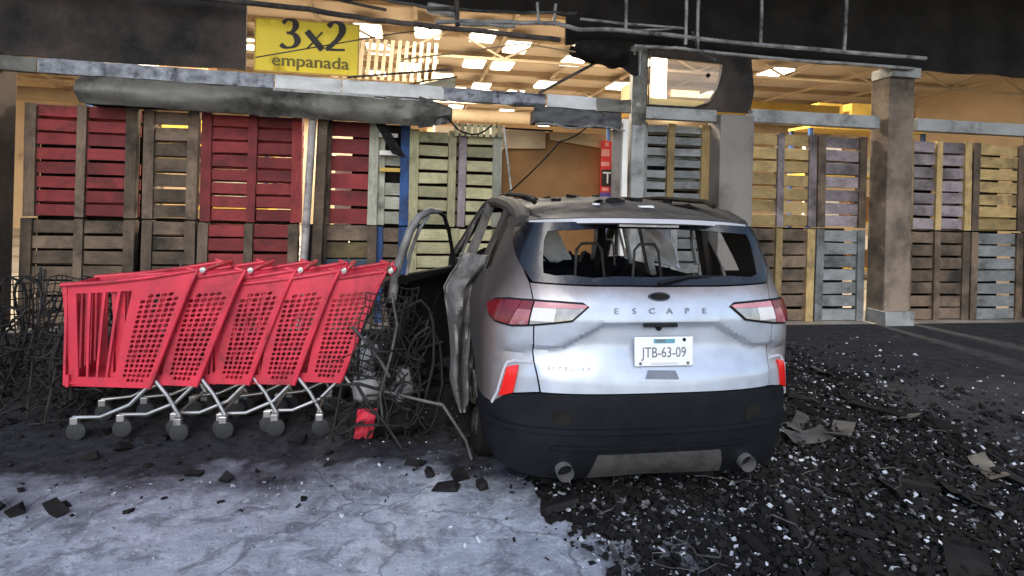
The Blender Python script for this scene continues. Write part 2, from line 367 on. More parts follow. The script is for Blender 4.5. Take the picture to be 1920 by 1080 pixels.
# ------------------------------------------------------------------ ground
gm = bpy.data.materials.new('worn_forecourt'); gm.use_nodes = True
def ground_mat(m):
    nt = m.node_tree; N = nt.nodes; L = nt.links; b = N['Principled BSDF']
    tc = N.new('ShaderNodeTexCoord'); co = tc.outputs['Object']
    def nse(sc, det, rg=.6, dist=0.):
        n = N.new('ShaderNodeTexNoise'); n.inputs['Scale'].default_value = sc; n.inputs['Detail'].default_value = det; n.inputs['Roughness'].default_value = rg; n.inputs['Distortion'].default_value = dist
        L.new(co, n.inputs['Vector']); return n.outputs['Fac']
    def ramp(f, p0, p1, c0=(0, 0, 0), c1=(1, 1, 1)):
        r = N.new('ShaderNodeValToRGB'); r.color_ramp.elements[0].position = p0; r.color_ramp.elements[1].position = p1
        r.color_ramp.elements[0].color = (*c0, 1); r.color_ramp.elements[1].color = (*c1, 1); L.new(f, r.inputs['Fac']); return r.outputs['Color']
    def mix(f, a, bb):
        x = N.new('ShaderNodeMix'); x.data_type = 'RGBA'
        L.new(f, x.inputs['Factor'])
        for k, q in (('A', a), ('B', bb)):
            if isinstance(q, tuple): x.inputs[k].default_value = (*q, 1)
            else: L.new(q, x.inputs[k])
        return x.outputs['Result']
    base = ramp(nse(2.4, 10, .7), .3, .7, (.22, .24, .285), (.50, .53, .60))
    base = mix(ramp(nse(14, 8, .7), .55, .72), base, (.14, .15, .17))
    base = mix(ramp(nse(38, 6, .65), .60, .70), base, (.62, .65, .70))
    base = mix(ramp(nse(7, 10, .75, .3), .50, .64, (0, 0, 0), (.7, .7, .7)), base, (.60, .64, .72))
    vo = N.new('ShaderNodeTexVoronoi'); vo.feature = 'DISTANCE_TO_EDGE'; vo.inputs['Scale'].default_value = .9
    wv = N.new('ShaderNodeTexNoise'); wv.inputs['Scale'].default_value = 3; wv.inputs['Detail'].default_value = 8; L.new(co, wv.inputs['Vector'])
    va = N.new('ShaderNodeVectorMath'); va.operation = 'ADD'; vs_ = N.new('ShaderNodeVectorMath'); vs_.operation = 'SCALE'; vs_.inputs['Scale'].default_value = .35
    L.new(wv.outputs['Color'], vs_.inputs[0]); L.new(co, va.inputs[0]); L.new(vs_.outputs[0], va.inputs[1]); L.new(va.outputs[0], vo.inputs['Vector'])
    base = mix(ramp(vo.outputs['Distance'], .002, .008, (.55, .55, .55), (0, 0, 0)), base, (.05, .05, .055))
    base = mix(ramp(nse(5.5, 9, .72, .6), .50, .60, (0, 0, 0), (.75, .75, .75)), base, (.13, .14, .165))
    # soot left by the fire around the car and the carts
    sp = N.new('ShaderNodeSeparateXYZ'); L.new(co, sp.inputs[0])
    def mth(op, a, bb):
        x = N.new('ShaderNodeMath'); x.operation = op
        for i, v in enumerate((a, bb)):
            if isinstance(v, (int, float)): x.inputs[i].default_value = v
            else: L.new(v, x.inputs[i])
        return x.outputs[0]
    wob = mth('MULTIPLY', mth('SUBTRACT', nse(1.6, 8, .65), .5), 2.2)
    sx = mth('ADD', mth('SUBTRACT', sp.outputs['X'], .78), wob)          # right of this line: burnt rubble
    sy = mth('ADD', mth('SUBTRACT', sp.outputs['Y'], 3.15), wob)         # beyond this line: burnt floor
    f = mth('MAXIMUM', mth('MULTIPLY', sx, 1.9), mth('MULTIPLY', sy, 1.5))
    fc = N.new('ShaderNodeClamp'); L.new(f, fc.inputs['Value'])
    dark = ramp(nse(9, 8, .7), .3, .75, (.008, .008, .010), (.055, .055, .062))
    dark = mix(ramp(nse(46, 5, .6), .64, .72), dark, (.22, .22, .24))
    col = mix(fc.outputs[0], base, dark); L.new(col, b.inputs['Base Color'])
    rr = ramp(nse(3, 6, .6), .35, .65, (.42, .42, .42), (.8, .8, .8)); rr = mix(fc.outputs[0], rr, (.75, .75, .75)); L.new(rr, b.inputs['Roughness'])
    spc = N.new('ShaderNodeMapRange'); spc.inputs['To Min'].default_value = .5; spc.inputs['To Max'].default_value = .2; L.new(fc.outputs[0], spc.inputs['Value']); L.new(spc.outputs[0], b.inputs['Specular IOR Level'])
    bp = N.new('ShaderNodeBump'); bp.inputs['Strength'].default_value = .6; bp.inputs['Distance'].default_value = .02
    h = mth('ADD', nse(22, 8, .7), mth('MULTIPLY', nse(5, 5, .6), 1.4)); L.new(h, bp.inputs['Height']); L.new(bp.outputs['Normal'], b.inputs['Normal'])
ground_mat(gm)
g = MB(); g.add([(-150, -150, 0), (150, -150, 0), (150, 7.48, 0), (-150, 7.48, 0)], [(0, 1, 2, 3)])
tag(g.build('ground', gm), kind='structure')
g = MB(); g.add([(-16, 7.48, .0), (20, 7.48, .0), (20, 34, .0), (-16, 34, .0)], [(0, 1, 2, 3)])
tag(g.build('store_floor', M_storefloor), kind='structure')

# ------------------------------------------------------------------ the store building
FY = 7.55
store = empty('store_building', (2, 20, 0), 'big store hall with tan warm-lit ceiling seen through burnt out front', 'store')
def sp(name, mb, m, parent=None, **k):
    o = mb.build(name, m, parent or store, **k)
    if (parent or store) is store: o.matrix_parent_inverse = Matrix.Translation((-2, -20, 0))
    return o
CZ = 6.3
sp('ceiling', MB().box((2, 21, CZ + .1), (36, 27, .2)), M_ceiling)
sp('back_wall', MB().box((2, 34.1, 3.15), (36, .2, 6.3)), M_storewall)
sp('side_wall', MB().box((-16.1, 20.8, 3.15), (.2, 26.4, 6.3)), M_storewall)
sp('side_wall', MB().box((20.1, 20.8, 3.15), (.2, 26.4, 6.3)), M_storewall)
purl = None
for i in range(11):
    y = 9.5 + i * 2.2
    o = sp('ceiling_beam', MB().box((2, y, CZ - .09), (35.6, .12, .18)), M_purlin)
for i in range(15):
    x = -14.5 + i * 2.4
    sp('ceiling_beam', MB().box((x, 21, CZ - .22), (.10, 26, .08)), M_purlin)
# roof trusses crossing the hall
for y in (15.0, 22.0):
    mb = MB(); 
    for k in range(12):
        x0 = -14 + k * 2.7; z0, z1 = CZ - .95, CZ - .3
        mb.bar((x0, y, z0), (x0 + 1.35, y, z1), .05, .05); mb.bar((x0 + 1.35, y, z1), (x0 + 2.7, y, z0), .05, .05)
    mb.box((2, y, CZ - .98), (34, .09, .07))
    sp('roof_truss', mb, M_purlin)
# front wall: pieces above, between and beside the burnt openings
sp('front_fascia', MB().sheet(lambda u, v: (1.95 + 8.2 * u, FY + .06 + .06 * nz((u * 9, v * 3, 0), 1.3), 3.78 + .05 * nz((u * 14, 0, 0)) + (3.2) * v), 60, 12, .04), M_fascia, smooth=40)
sp('front_fascia', MB().sheet(lambda u, v: (-2.1 + 4.05 * u, FY + .06 + .05 * nz((u * 7, v * 3, 4), 1.3), 4.16 + .05 * nz((u * 9, 0, 2)) + 2.8 * v), 30, 10, .04), M_fascia, smooth=40)
sp('front_fascia', MB().sheet(lambda u, v: (-9.5 + 7.4 * u, FY + .06 + .05 * nz((u * 9, v * 3, 8), 1.3), 3.18 + .04 * nz((u * 14, 0, 7)) + 3.8 * v), 50, 12, .04), M_brown, smooth=40)
sp('front_pilaster', MB().box((-4.95, FY + .05, 1.6), (.5, .4, 3.2)), M_brown, bevel=.01)
sp('front_wall', MB().box((-8.9, FY + .1, 1.6), (1.2, .25, 3.2)), M_brown)
sp('front_pilaster', MB().box((4.36, FY + .02, 1.46), (.50, .36, 2.93)), M_beige, bevel=.01)
sp('front_pilaster', MB().box((6.94, FY + .02, 1.88), (.42, .34, 3.72)), M_tan, bevel=.012)
for z_, h_ in ((.10, .20), (3.66, .14)): sp('pilaster_band', MB().box((6.94, FY - .03, z_), (.48, .38, h_), jit=.006), M_column)
sp('front_wall', MB().box((12.3, FY + .1, 1.9), (.8, .25, 3.75)), M_brown)
sp('front_pilaster', MB().box((9.75, FY + .02, 1.9), (.5, .4, 3.75)), M_brown, bevel=.01)
sp('door_header', MB().box((8.38, FY, 2.94), (2.2, .16, .18)), M_column, bevel=.006)
slm2 = MB().sheet(lambda u, v: ((u - .5), -.022 * math.sin(math.pi * v), .128 * v), 1, 5, .004).mesh('slat', mat('sooty_shutter', (.15, .12, .10), .6, .2, .35, 1.5, .3, .8, (.03, .026, .024), bump=.1))
def shutter(x, wd, h, label):
    e = empty('roller_shutter', (x, FY + .06, 0), label, 'shutter')
    for k in range(int(h / .13)):
        o = bpy.data.objects.new('slat', slm2); C.objects.link(o); o.parent = e; o.location = (0, random.uniform(-.006, .006), .02 + k * .13); o.scale = (wd, 1, 1); o.rotation_euler = (0, R(random.uniform(-.15, .15)), 0)
    for sx in (-1, 1): MB().box((sx * (wd / 2 + .03), -.02, h / 2), (.08, .09, h)).build('guide_rail', M_column, e)
shutter(11.0, 1.9, 3.7, 'closed sooty roller shutter at the far right of the front')
shutter(-6.75, 2.9, 3.12, 'closed sooty roller shutter left of the smoked pilaster')
sp('door_header', MB().box((3.58, FY, 2.905), (1.04, .14, .16)), M_column, bevel=.006)
sp('door_header', MB().box((5.64, FY, 2.94), (2.02, .16, .18)), M_column, bevel=.006)
# wall panel round the transom window
hole = [(3.12, 3.02), (3.80, 3.02), (4.02, 3.10), (4.14, 3.30), (4.20, 3.52), (4.21, 3.66), (3.12, 3.70)]
sp('transom_panel', panel(MB(), [(3.06, 2.99), (4.66, 2.99), (4.72, 3.3), (4.66, 3.80), (3.06, 3.80)], lambda u, v: (u, FY + .04, v), .2, .05, 0, [hole]), M_brown)
# canopy slab over the forecourt edge, above the picture
sp('canopy_slab', MB().box((2, 5.5, 5.9), (30, 4.2, .22)), M_fascia)
for x in (-11.5, 15.5): sp('canopy_post', MB().box((x, 3.8, 2.9), (.3, .3, 5.78)), M_column)

# transom pane
tw = empty('transom_window', (3.6, FY, 3.0), 'smoky transom window pane with curved lower corner above grey pallets', 'window')
def at(o, mb, name, m, **k):
    q = mb.build(name, m, o, **k); q.matrix_parent_inverse = Matrix.Translation(o.location).inverted(); return q
at(tw, panel(MB(), hole, lambda u, v: (u, FY + .03, v), .3, .008), 'pane', M_pane)
mb = MB(); mb.tube([(u, FY - .0, v) for u, v in hole], .012, 6, closed=True)
at(tw, mb, 'window_frame', M_darktube, smooth=40)
at(tw, panel(MB(), [(3.125, 3.025), (3.80, 3.025), (3.98, 3.09), (3.98, 3.125), (3.125, 3.135)], lambda u, v: (u, FY + .075, v), .3, .01), 'yellow_band', M_yellow)
at(tw, MB().lathe([(.0, -.012), (.025, -.012), (.03, .0), (.03, .02)], (4.0, FY + .012, 3.48), 'y', 12), 'bolt', M_soot)

# ------------------------------------------------------------------ ceiling lights (lit in the photograph)
lamp_mb = MB().box((0, 0, 0), (.62, 1.05, .05)); lens_me = lamp_mb.mesh('lens', M_hazelight)
hm = MB().box((0, 0, .06), (.70, 1.13, .06)).mesh('housing', M_lamphouse)
LP = [(x, y) for y in (11.5, 14.6, 17.4, 20.4, 23.6, 27.0, 31.0) for x in (-9.5, -4.6, -1.6, 1.3, 4.2, 7.0, 11.5)]
LP += [(x, y) for y in (16.0, 18.9, 22.0) for x in (2.7, .2)]
cols = {2.7: 'inner right', .2: 'inner left', -9.5: 'far left', -4.6: 'left', -1.6: 'left of centre', 1.3: 'centre', 4.2: 'right of centre', 7.0: 'right', 11.5: 'far right'}
rows = {13.1: 'first in-between', 16.0: 'second in-between', 18.9: 'third in-between', 22.0: 'fourth in-between', 25.3: 'last in-between', 11.5: 'first', 14.6: 'second', 17.4: 'third', 20.4: 'fourth', 23.6: 'fifth', 27.0: 'sixth', 31.0: 'deepest'}
for x, y in LP:
    e = empty('ceiling_light', (x + random.uniform(-.5, .5), y + random.uniform(-.9, .9), CZ - .36), f'glowing ceiling panel light in the {rows[y]} row inside store, {cols[x]} column', 'light', 'ceiling lights inside the store')
    for nm, me in (('lens', lens_me), ('housing', hm)):
        o = bpy.data.objects.new(nm, me); C.objects.link(o); o.parent = e
    if y in (11.5, 20.4, 31.0) and x in (-4.6, 1.3, 7.0):
        ld = bpy.data.lights.new('lamp_glow', 'AREA'); ld.shape = 'RECTANGLE'; ld.size = .6; ld.size_y = 1.0; ld.energy = 520; ld.color = (1.0, .89, .72)
        lo = bpy.data.objects.new('lamp_glow', ld); C.objects.link(lo); lo.parent = e; lo.location = (0, 0, -.06)

# ------------------------------------------------------------------ inside the store
def rack(x, y, wd, h, label, boards=4, boxes=True):
    e = empty('store_rack', (x, y, 0), label, 'rack', 'racks inside the store')
    for sx in (-wd / 2, wd / 2):
        for sy in (-.35, .35): MB().box((sx, sy, h / 2), (.08, .08, h)).build('upright', WOODS['blue'], e)
    for k in range(boards):
        z = .25 + k * (h - .3) / (boards - 1)
        MB().box((0, 0, z), (wd + .1, .8, .06)).build('shelf', M_yband, e)
    return e
rk = []
for i, (x, y, wd, h, lb, sh) in enumerate([(-4.5, 12.5, 3.2, 3.6, 'steel store rack with ochre shelves behind the red pallets at left', 'rack behind the red pallets'), (6.4, 13.5, 3.4, 3.9, 'steel store rack with ochre shelves behind the transom window', 'rack behind the transom'), (1.6, 31.5, 5.5, 5.1, 'wide rack of goods against the far store wall', 'far wall rack'), (10.5, 12.5, 3.0, 3.6, 'steel store rack behind the right-hand tan pilaster', 'rack behind the tan pilaster')]):
    e = rack(x, y, wd, h, lb)
    for k in range(4):
        z = .28 + k * (h - .3) / 3
        for q, side in enumerate(('left end', 'middle', 'right end')):
            bw = random.uniform(.55, .85) * wd / 3; bh = random.uniform(.4, .75); cm, cn = random.choice([(M_cardpale, 'pale brown'), (M_card, 'brown'), (M_whiteguide, 'white'), (M_yband, 'ochre'), (WOODS['pale'], 'grey')])
            b = MB().box((0, 0, bh / 2), (bw, .55, bh)).build('carton', cm, None, loc=(x + (q - 1) * wd * .31, y, z))
            tag(b, f'{cn} carton at the {side} of the {["bottom", "second", "third", "top"][k]} shelf, {sh}', 'carton', 'cartons on the store racks')
# white vertical light seen through the transom
hl = empty('lit_panel', (4.42, 10.2, 3.55), 'tall bright white lit panel seen through the transom window', 'light')
MB().box((0, 0, .42), (.25, .08, .95)).build('lens', M_hazelight, hl); MB().box((0, .06, .42), (.29, .05, .99)).build('housing', M_lamphouse, hl)
tag(MB().box((0, 0, 0), (4.2, .15, .32)).build('yellow_beam', M_yband, None, loc=(6.5, 10.8, 3.62)), 'ochre yellow beam crossing behind the transom window', 'beam')
hp = empty('hanging_board', (.02, 8.6, 3.36), 'pale grey green board hanging askew above the gutter by yellow sign', 'board')
MB().sheet(lambda u, v: (-.42 + .95 * u, .02 * nz((u * 3, v * 3, 1)), -.20 + .03 * u + (.04 + .24 * u) * v), 10, 5, .012).build('sheet', WOODS['pale'], hp)
MB().tube([(-.45, 0, -.15), (.1, 0, .02), (.55, 0, .10)], .014, 6).build('edge_rod', M_darktube, hp)
for y, z, r in ((24.5, 5.2, .26),):
    dk = tag(MB().tube([(-15, y, z), (-4, y, z), (6, y, z), (19, y, z)], r, 16).build('air_duct', M_purlin, None, smooth=40), 'round tan air duct crossing the deep store hall', 'duct')
# tan slatted rail high in the hall (upper left of the opening)
rl = empty('slatted_screen', (-.85, 13.2, 4.25), 'tan slatted screen hung high inside store beside yellow sign', 'screen')
sm = MB().box((0, 0, .45), (.075, .05, .9)).mesh('slat', M_purlin)
for k in range(14):
    o = bpy.data.objects.new('slat', sm); C.objects.link(o); o.parent = rl; o.location = (-.9 + k * .16, 0, 0); o.rotation_euler = (0, R(4), 0)
for z in (.05, .5): MB().box((.14, .04, z), (2.3, .04, .08)).build('rail', M_purlin, rl)

# ------------------------------------------------------------------ pallets standing on edge behind the front
def pallet(loc, W, H, front, stringer, nb, label, strcols=None, xs=None, boardcols=None, gap=.035, tilt=0., skip=(), back=True, cat='pallet', bw=None, rowcols=None):
    """upright pallet: vertical stringers, horizontal face boards; origin at lower-left front"""
    e = empty('pallet', loc, label, cat, 'pallets barricading the store front', tilt)
    xs = xs or [.06, W / 2, W - .06]
    ph = H / nb
    spans = list(zip(xs, xs[1:]))
    for k, x in enumerate(xs):
        wd = .10 if 0 < k < len(xs) - 1 else .12
        m = WOODS[(strcols[k] if strcols else stringer)]
        o = MB().box((0, 0, 0), (H - .004, .10, wd), jit=.003).build('stringer', m, e, loc=(x, .0, H / 2), rot=(0, R(90 + random.uniform(-.5, .5)), 0))
    for si, (a, b) in enumerate(spans):
        for k in range(nb):
            if (si, k) in skip: continue
            m = WOODS[rowcols[k] if rowcols else (boardcols[si] if boardcols else front)]
            L0 = b - a - .115
            o = MB().box((0, 0, 0), (L0, .022, ph - gap), jit=.004).build('board', m, e, loc=((a + b) / 2, -.01 + random.uniform(-.006, .006), ph * (k + .5) + random.uniform(-.006, .006)), rot=(0, R(random.uniform(-.7, .7)), 0))
    if back:
        for k in range(nb):
            if random.random() < .25: continue
            o = MB().box((0, 0, 0), (W - .02, .022, ph * .8), jit=.004).build('board', WOODS[front], e, loc=(W / 2, .105, ph * (k + .42) + random.uniform(-.02, .02)))
    return e
PY = FY + .28
pallet((-2.66, PY, 0), 1.2, 1.28, 'red', 'brown', 7, 'dull red pallet with brown uprights at floor level, left of the pale leaning pipe')
pallet((-2.64, PY, 1.30), 1.2, 1.36, 'red', 'red', 8, 'dull red pallet stacked on top, left of the pale leaning pipe')
pallet((-4.62, PY, 0), 1.24, 1.30, 'brown', 'brown', 7, 'brown pallet at floor level in the left corner of the front')
pallet((-4.60, PY, 1.32), 1.22, 1.36, 'red', 'brown', 8, 'dull red pallet with brown uprights stacked in the left corner of the front')
pallet((7.32, PY - .1, 0), 1.15, 1.36, 'brown', 'brown', 7, 'brown pallet at floor level right of the tan pilaster')
pallet((7.32, PY - .1, 1.38), 1.15, 1.36, 'mauve', 'ochre', 7, 'mauve pallet with ochre uprights right of the tan pilaster')
pallet((8.50, PY - .1, 0), .95, 1.36, 'greyblue', 'brown', 7, 'grey pallet at floor level beside the far right smoked pilaster', xs=[.06, .89])
pallet((8.50, PY - .1, 1.38), .95, 1.36, 'ochre', 'brown', 7, 'ochre pallet stacked beside the far right smoked pilaster', xs=[.06, .89])
pallet((-3.30, PY, 0), .62, 1.30, 'brown', 'brown', 7, 'narrow brown pallet at floor level between red pallets at left', xs=[.06, .56])
pallet((-3.30, PY, 1.32), .62, 1.34, 'brown', 'brown', 7, 'narrow brown pallet stacked upright between red pallets at left', xs=[.06, .56])
pallet((-1.20, PY, 0), .72, 1.285, 'brown', 'brown', 6, 'brown pallet with teal boards low behind the red carts', rowcols=['brown', 'brown', 'brown', 'teal', 'ochrebrown', 'brown'], xs=[.03, .66], gap=.02)
pallet((-1.20, PY, 1.29), .72, 1.36, 'red', 'brown', 6, 'dark red pallet standing under the smoked hood beside brown post', strcols=['brown', 'pale'], xs=[.06, .655], back=False, gap=.034)
pallet((-.50, PY + .06, 1.29), .42, 1.36, 'mauve', 'pale', 7, 'narrow grey pallet with one blue edge post between red and pale pallets', strcols=['pale', 'blue'], xs=[.04, .36], boardcols=['pale'], skip=((0, 3), (0, 5), (0, 6)), back=False)
pallet((-.50, PY + .06, 0), .42, 1.27, 'brown', 'blue', 6, 'narrow brown pallet with blue posts low behind burnt door', xs=[.04, .36])
pallet((-.08, PY, 0), 1.24, 1.27, 'green', 'green', 7, 'pale pallet at floor level behind the front of the car')
pallet((-.08, PY, 1.29), 1.24, 1.28, 'green', 'pale', 7, 'pale yellowish pallet standing high left of the cardboard', xs=[.06, .56, .70, 1.17], strcols=['green', 'green', 'mauve', 'pale'], boardcols=['green', 'brown', 'green'], gap=.045)
sc = empty('slatted_crate', (.48, PY - .07, 2.50), 'row of short upright slats topping the pale pallet', 'crate')
for k in range(8): MB().box((0, 0, 0), (.17, .03, .055), jit=.004).build('slat', WOODS['green'], sc, loc=(.04 + k * .083, -.02, .085), rot=(0, R(90), 0))
for z in (.02, .15): MB().box((0, 0, 0), (.66, .02, .03)).build('rail', WOODS['brown'], sc, loc=(.33, .01, z))
# right of the pillar
pallet((3.10, PY - .1, 0), 1.02, 1.36, 'greyblue', 'greyblue', 8, 'grey pallet at floor level right of the steel pillar')
pallet((3.10, PY - .1, 1.38), 1.02, 1.42, 'greyblue', 'greyblue', 9, 'grey blue pallet with ochre upright under the transom window', xs=[.02, .43, .95], strcols=['greyblue', 'ochre', 'ochre'], gap=.055)
# further right, beyond the beige pilaster
pallet((4.66, PY - .1, 0), 1.15, 1.36, 'brown', 'ochre', 7, 'brown pallet at floor level right of the beige pilaster')
pallet((4.66, PY - .1, 1.38), 1.15, 1.36, 'ochre', 'mauve', 7, 'ochre pallet stacked right of the beige pilaster')
pallet((5.84, PY - .1, 0), .8, 1.36, 'greyblue', 'greyblue', 7, 'narrow grey pallet at floor level beside the tan pilaster', xs=[.06, .74])
pallet((5.84, PY - .1, 1.38), .8, 1.36, 'mauve', 'brown', 7, 'narrow mauve pallet stacked beside the tan pilaster', xs=[.06, .74])
# left of pilaster
# tall cardboard bin
cb = empty('cardboard_bin', (2.0, 8.6, 0), 'big brown cardboard bin with sagging front standing behind the car', 'box')
def cbf(u, v):
    x = -.78 + 1.52 * u; z = 2.66 * v
    return (x, -.42 - .10 * math.sin(math.pi * min(1, u * 1.1)) * math.sin(math.pi * v) + .02 * nz((x * 2, z * 2, 1)), z - .10 * v * (u - .55) ** 2 * 2)
MB().sheet(cbf, 24, 24, .012).build('front_panel', M_card, cb, smooth=50)
for sx in (-.80, .76): MB().box((sx, 0, 1.23), (.014, .84, 2.60)).build('side_panel', M_cardpale, cb, loc=(0, 0, .07))
MB().box((-.02, .42, 1.23), (1.54, .014, 2.46)).build('side_panel', M_card, cb)
MB().sheet(lambda u, v: (-.8 + .62 * u, -.445 - .05 * v, 2.65 - .26 * v + .02 * u), 6, 4, .008).build('flap', M_cardpale, cb)
MB().sheet(lambda u, v: (-.12 + .85 * u, -.455 - .05 * v, 2.66 - (.12 + .10 * u) * v), 6, 4, .008).build('flap', M_cardpale, cb)
MB().box((-.45, -.44, 2.675), (.72, .05, .022)).build('charred_rim', M_char, cb, rot=(0, R(.5), 0))
# white cartons added to stand in for light in the red pallet's gaps
for k, (x, z, lb) in enumerate(((-.95, 1.0, 'lower'), (-.95, 1.62, 'middle'), (-.95, 2.24, 'topmost'))):
    tag(MB().box((0, 0, 0), (.30, .4, .58)).build('white_carton', M_whiteguide, None, loc=(x, PY + .75, z - .3)), f'white carton added to brighten gaps of the dark red pallet, {lb} of its stack', 'carton', 'white cartons behind the red pallet')
for k, (x, z) in enumerate(((-.95, .35),)): tag(MB().box((0, 0, 0), (.34, .42, .7)).build('brown_carton', M_card, None, loc=(x, PY + .75, z)), 'brown carton at the foot of the white carton stack', 'carton')
# pale shelf goods between red and pale pallets
for i, (x, z, wd, h, m, lb) in enumerate(((-.36, 2.31, .24, .05, M_whiteprint, 'thin white strip light fixed on the narrow grey pallet, upper one'), (-.33, 2.08, .28, .06, M_whiteprint, 'thin white strip light fixed on the narrow grey pallet, lower one'), (-.33, 1.86, .26, .05, M_yband, 'yellow price strip fixed on the narrow grey pallet'))):
    tag(MB().box((0, 0, 0), (wd, .03, h)).build('price_strip', m, None, loc=(x, PY - .06, z + .16)), lb, 'strip')
# dark sheets added to blacken pallet gaps, first tarpaulin behind the pale pallet
tag(MB().sheet(lambda u, v: (-.06 + 1.2 * u, PY + .16 + .02 * nz((u * 5, v * 4, 3)), .02 + 2.5 * v), 12, 14, .006).build('added_backing', M_soot, None, smooth=60), 'black tarpaulin added close behind the pale pallets to darken their gaps', 'backdrop')
tag(MB().sheet(lambda u, v: (-.84 + .76 * u, PY + .20 + .02 * nz((u * 5, v * 4, 13)), .02 + 2.62 * v), 10, 14, .006).build('added_backing', M_soot, None, smooth=60), 'black tarpaulin added behind the dark red and narrow grey pallets to darken gaps', 'backdrop')  # added to cut the warm glow showing between these boards
tag(MB().sheet(lambda u, v: (-1.46 + .60 * u, PY + .18 + .02 * nz((u * 5, v * 4, 17)), .02 + 1.26 * v), 8, 8, .006).build('added_backing', M_soot, None, smooth=60), 'black tarpaulin added low behind the brown pallet with teal boards to block glow', 'backdrop')
for x0, x1, h, lb in ((-4.6, -1.5, 1.3, 'long black tarpaulin added low behind the left-hand pallets to block glow'), (4.7, 6.6, 1.34, 'black tarpaulin added low behind the ochre pallet bay to block glow'), (7.3, 9.45, 2.72, 'black tarpaulin added behind the pallets right of the tan pilaster to block glow'), (-4.6, -3.3, 2.66, 'black tarpaulin added in the left corner behind red pallet to block glow')):  # more added sheets, blocking hall light behind the outer pallets
    tag(MB().sheet(lambda u, v: (x0 + (x1 - x0) * u, PY + .24 + .03 * (h > 2) + .03 * nz((u * 9, v * 4, x0)), .02 + h * v), 16, 10, .006).build('added_backing', M_soot, None, smooth=60), lb, 'backdrop')
tag(MB().sheet(lambda u, v: (3.14 + .95 * u, PY + .12 + .02 * nz((u * 5, v * 4, 9)), .02 + 2.75 * v), 10, 14, .006).build('added_backing', M_soot, None, smooth=60), 'black tarpaulin added close behind the grey pallets to darken their gaps', 'backdrop')  # added sheet that keeps the grey pallets' gaps dark

# ------------------------------------------------------------------ posts, gutter, hood, frames on the front
def leanpost(name, a, b, wd, m, label, cat, round_=False):
    mb = MB()
    if round_: mb.tube([Vector(a).lerp(Vector(b), t) for t in (0, .3, .6, 1)], wd / 2, 12)
    else: mb.bar(a, b, wd, wd, up=(0, 1, 0))
    return tag(mb.build(name, m, None, smooth=40), label, cat)
leanpost('steel_pipe', (-1.37, FY, 0), (-1.27, FY, 2.75), .095, M_pipe, 'pale scorched pipe leaning in front of the red pallets', 'pipe', True)
leanpost('wooden_post', (-1.22, FY + .12, 0), (-1.165, FY + .12, 2.68), .12, WOODS['brown'], 'brown square post left of the dark red pallet', 'post')
pl = empty('steel_pillar', (2.94, FY - .05, 0), 'grey steel pillar with pale edges right of the cardboard bin', 'pillar')
MB().box((0, 0, 1.9), (.17, .16, 3.8)).build('shaft', M_column, pl, bevel=.01)
MB().box((.105, .03, 1.43), (.035, .06, 2.86)).build('edge_strip', M_ashlight, pl)
MB().sheet(lambda u, v: (-.105 + .20 * u, -.088 + .02 * nz((u * 3, v * 6, 1)), 2.72 + 1.05 * v + .05 * nz((u * 4, v, 2))), 6, 12, .006).build('soot_cover', M_hood, pl)
df = empty('door_frame', (2.79, FY, 0), 'white door frame jamb standing against the steel pillar', 'door frame')
MB().box((0, 0, 1.40), (.075, .10, 2.8)).build('jamb', M_white, df, bevel=.005)
MB().box((-.62, .02, 2.735), (1.16, .06, .045)).build('head_rail', M_ashlight, df, bevel=.004)
MB().box((-.10, .03, 1.37), (.12, .03, 2.6)).build('side_panel', mat('dull_mauve_panel', (.22, .19, .17), .7, 0, .2, 3, .2, 1.5, bump=.1), df)

gu = empty('roof_gutter', (.5, FY - .1, 3.0), 'long dented metal gutter across the front above the hood', 'gutter')
def gut(x0, x1, m, amp, name='gutter_panel', h=.165):
    zc = lambda x: .03 - .014 * (x + 1.5) 
    def fn(u, v):
        x = x0 + (x1 - x0) * u; a = v * 3
        d = amp * nz((x * 5, v * 6, x0), 1.); prof = [(.12, -h / 2), (.0, -h / 2), (-.0, h / 2), (.12, h / 2)]
        i = min(2, int(a)); t = a - i; p = prof[i]; q = prof[i + 1]
        return (x - .5, p[0] + (q[0] - p[0]) * t + d, zc(x) + p[1] + (q[1] - p[1]) * t + d * .6)
    MB().sheet(fn, max(6, int((x1 - x0) * 14)), 12, .004).build(name, m, gu, smooth=35)
gut(-9.4, -4.3, M_hood, .02); gut(-4.29, -1.72, M_gutterdark, .02); gut(-1.71, -.93, M_gutter, .02); gut(-.92, .33, M_gutter, .012); gut(.31, 1.0, M_gutterdark, .045, 'crumpled_panel'); gut(.96, 1.66, M_gutterdark, .05, 'crumpled_panel'); gut(1.68, 2.36, M_gutter, .02); gut(2.35, 2.84, M_hood, .05)
MB().box((-1.55, -.02, -.105), (1.35, .02, .035)).build('light_strip', M_ashlight, gu, rot=(0, R(1), 0))
MB().box((-.65, -.02, -.135), (.75, .02, .025)).build('light_strip', M_gutter, gu, rot=(0, R(2), 0))
hd = empty('shutter_hood', (-.6, FY - .05, 2.78), 'smoke grey shutter hood drooping at its right end under gutter', 'hood')
def hood(u, v):
    x = -3.25 + 4.27 * u
    droop = .16 * smoothstep(.86, 1., u); zt = .16 - droop * .5 - .012 * (x + .5); zb = -.12 - .10 * u + .10 * smoothstep(.93, 1., u)
    y = -.04 + .13 * math.sin(math.pi * v) * -1 + .04 * nz((x * 2.2, v * 3, 1)) + .05 * nz((x * 6, v * 7, 5)) * smoothstep(.5, 1, u)
    return (x, y, zb + (zt - zb) * v + .02 * nz((x * 3, v, 2)))
MB().sheet(hood, 70, 10, .004).build('hood_sheet', M_hood, hd, smooth=40)
MB().sheet(lambda u, v: (.62 + .42 * u, -.10 + .06 * nz((u * 4, v * 4, 8)), .16 - .40 * v * (1 - .5 * u) - .12 * u), 12, 10, .003).build('torn_end', M_ash, hd, smooth=30)
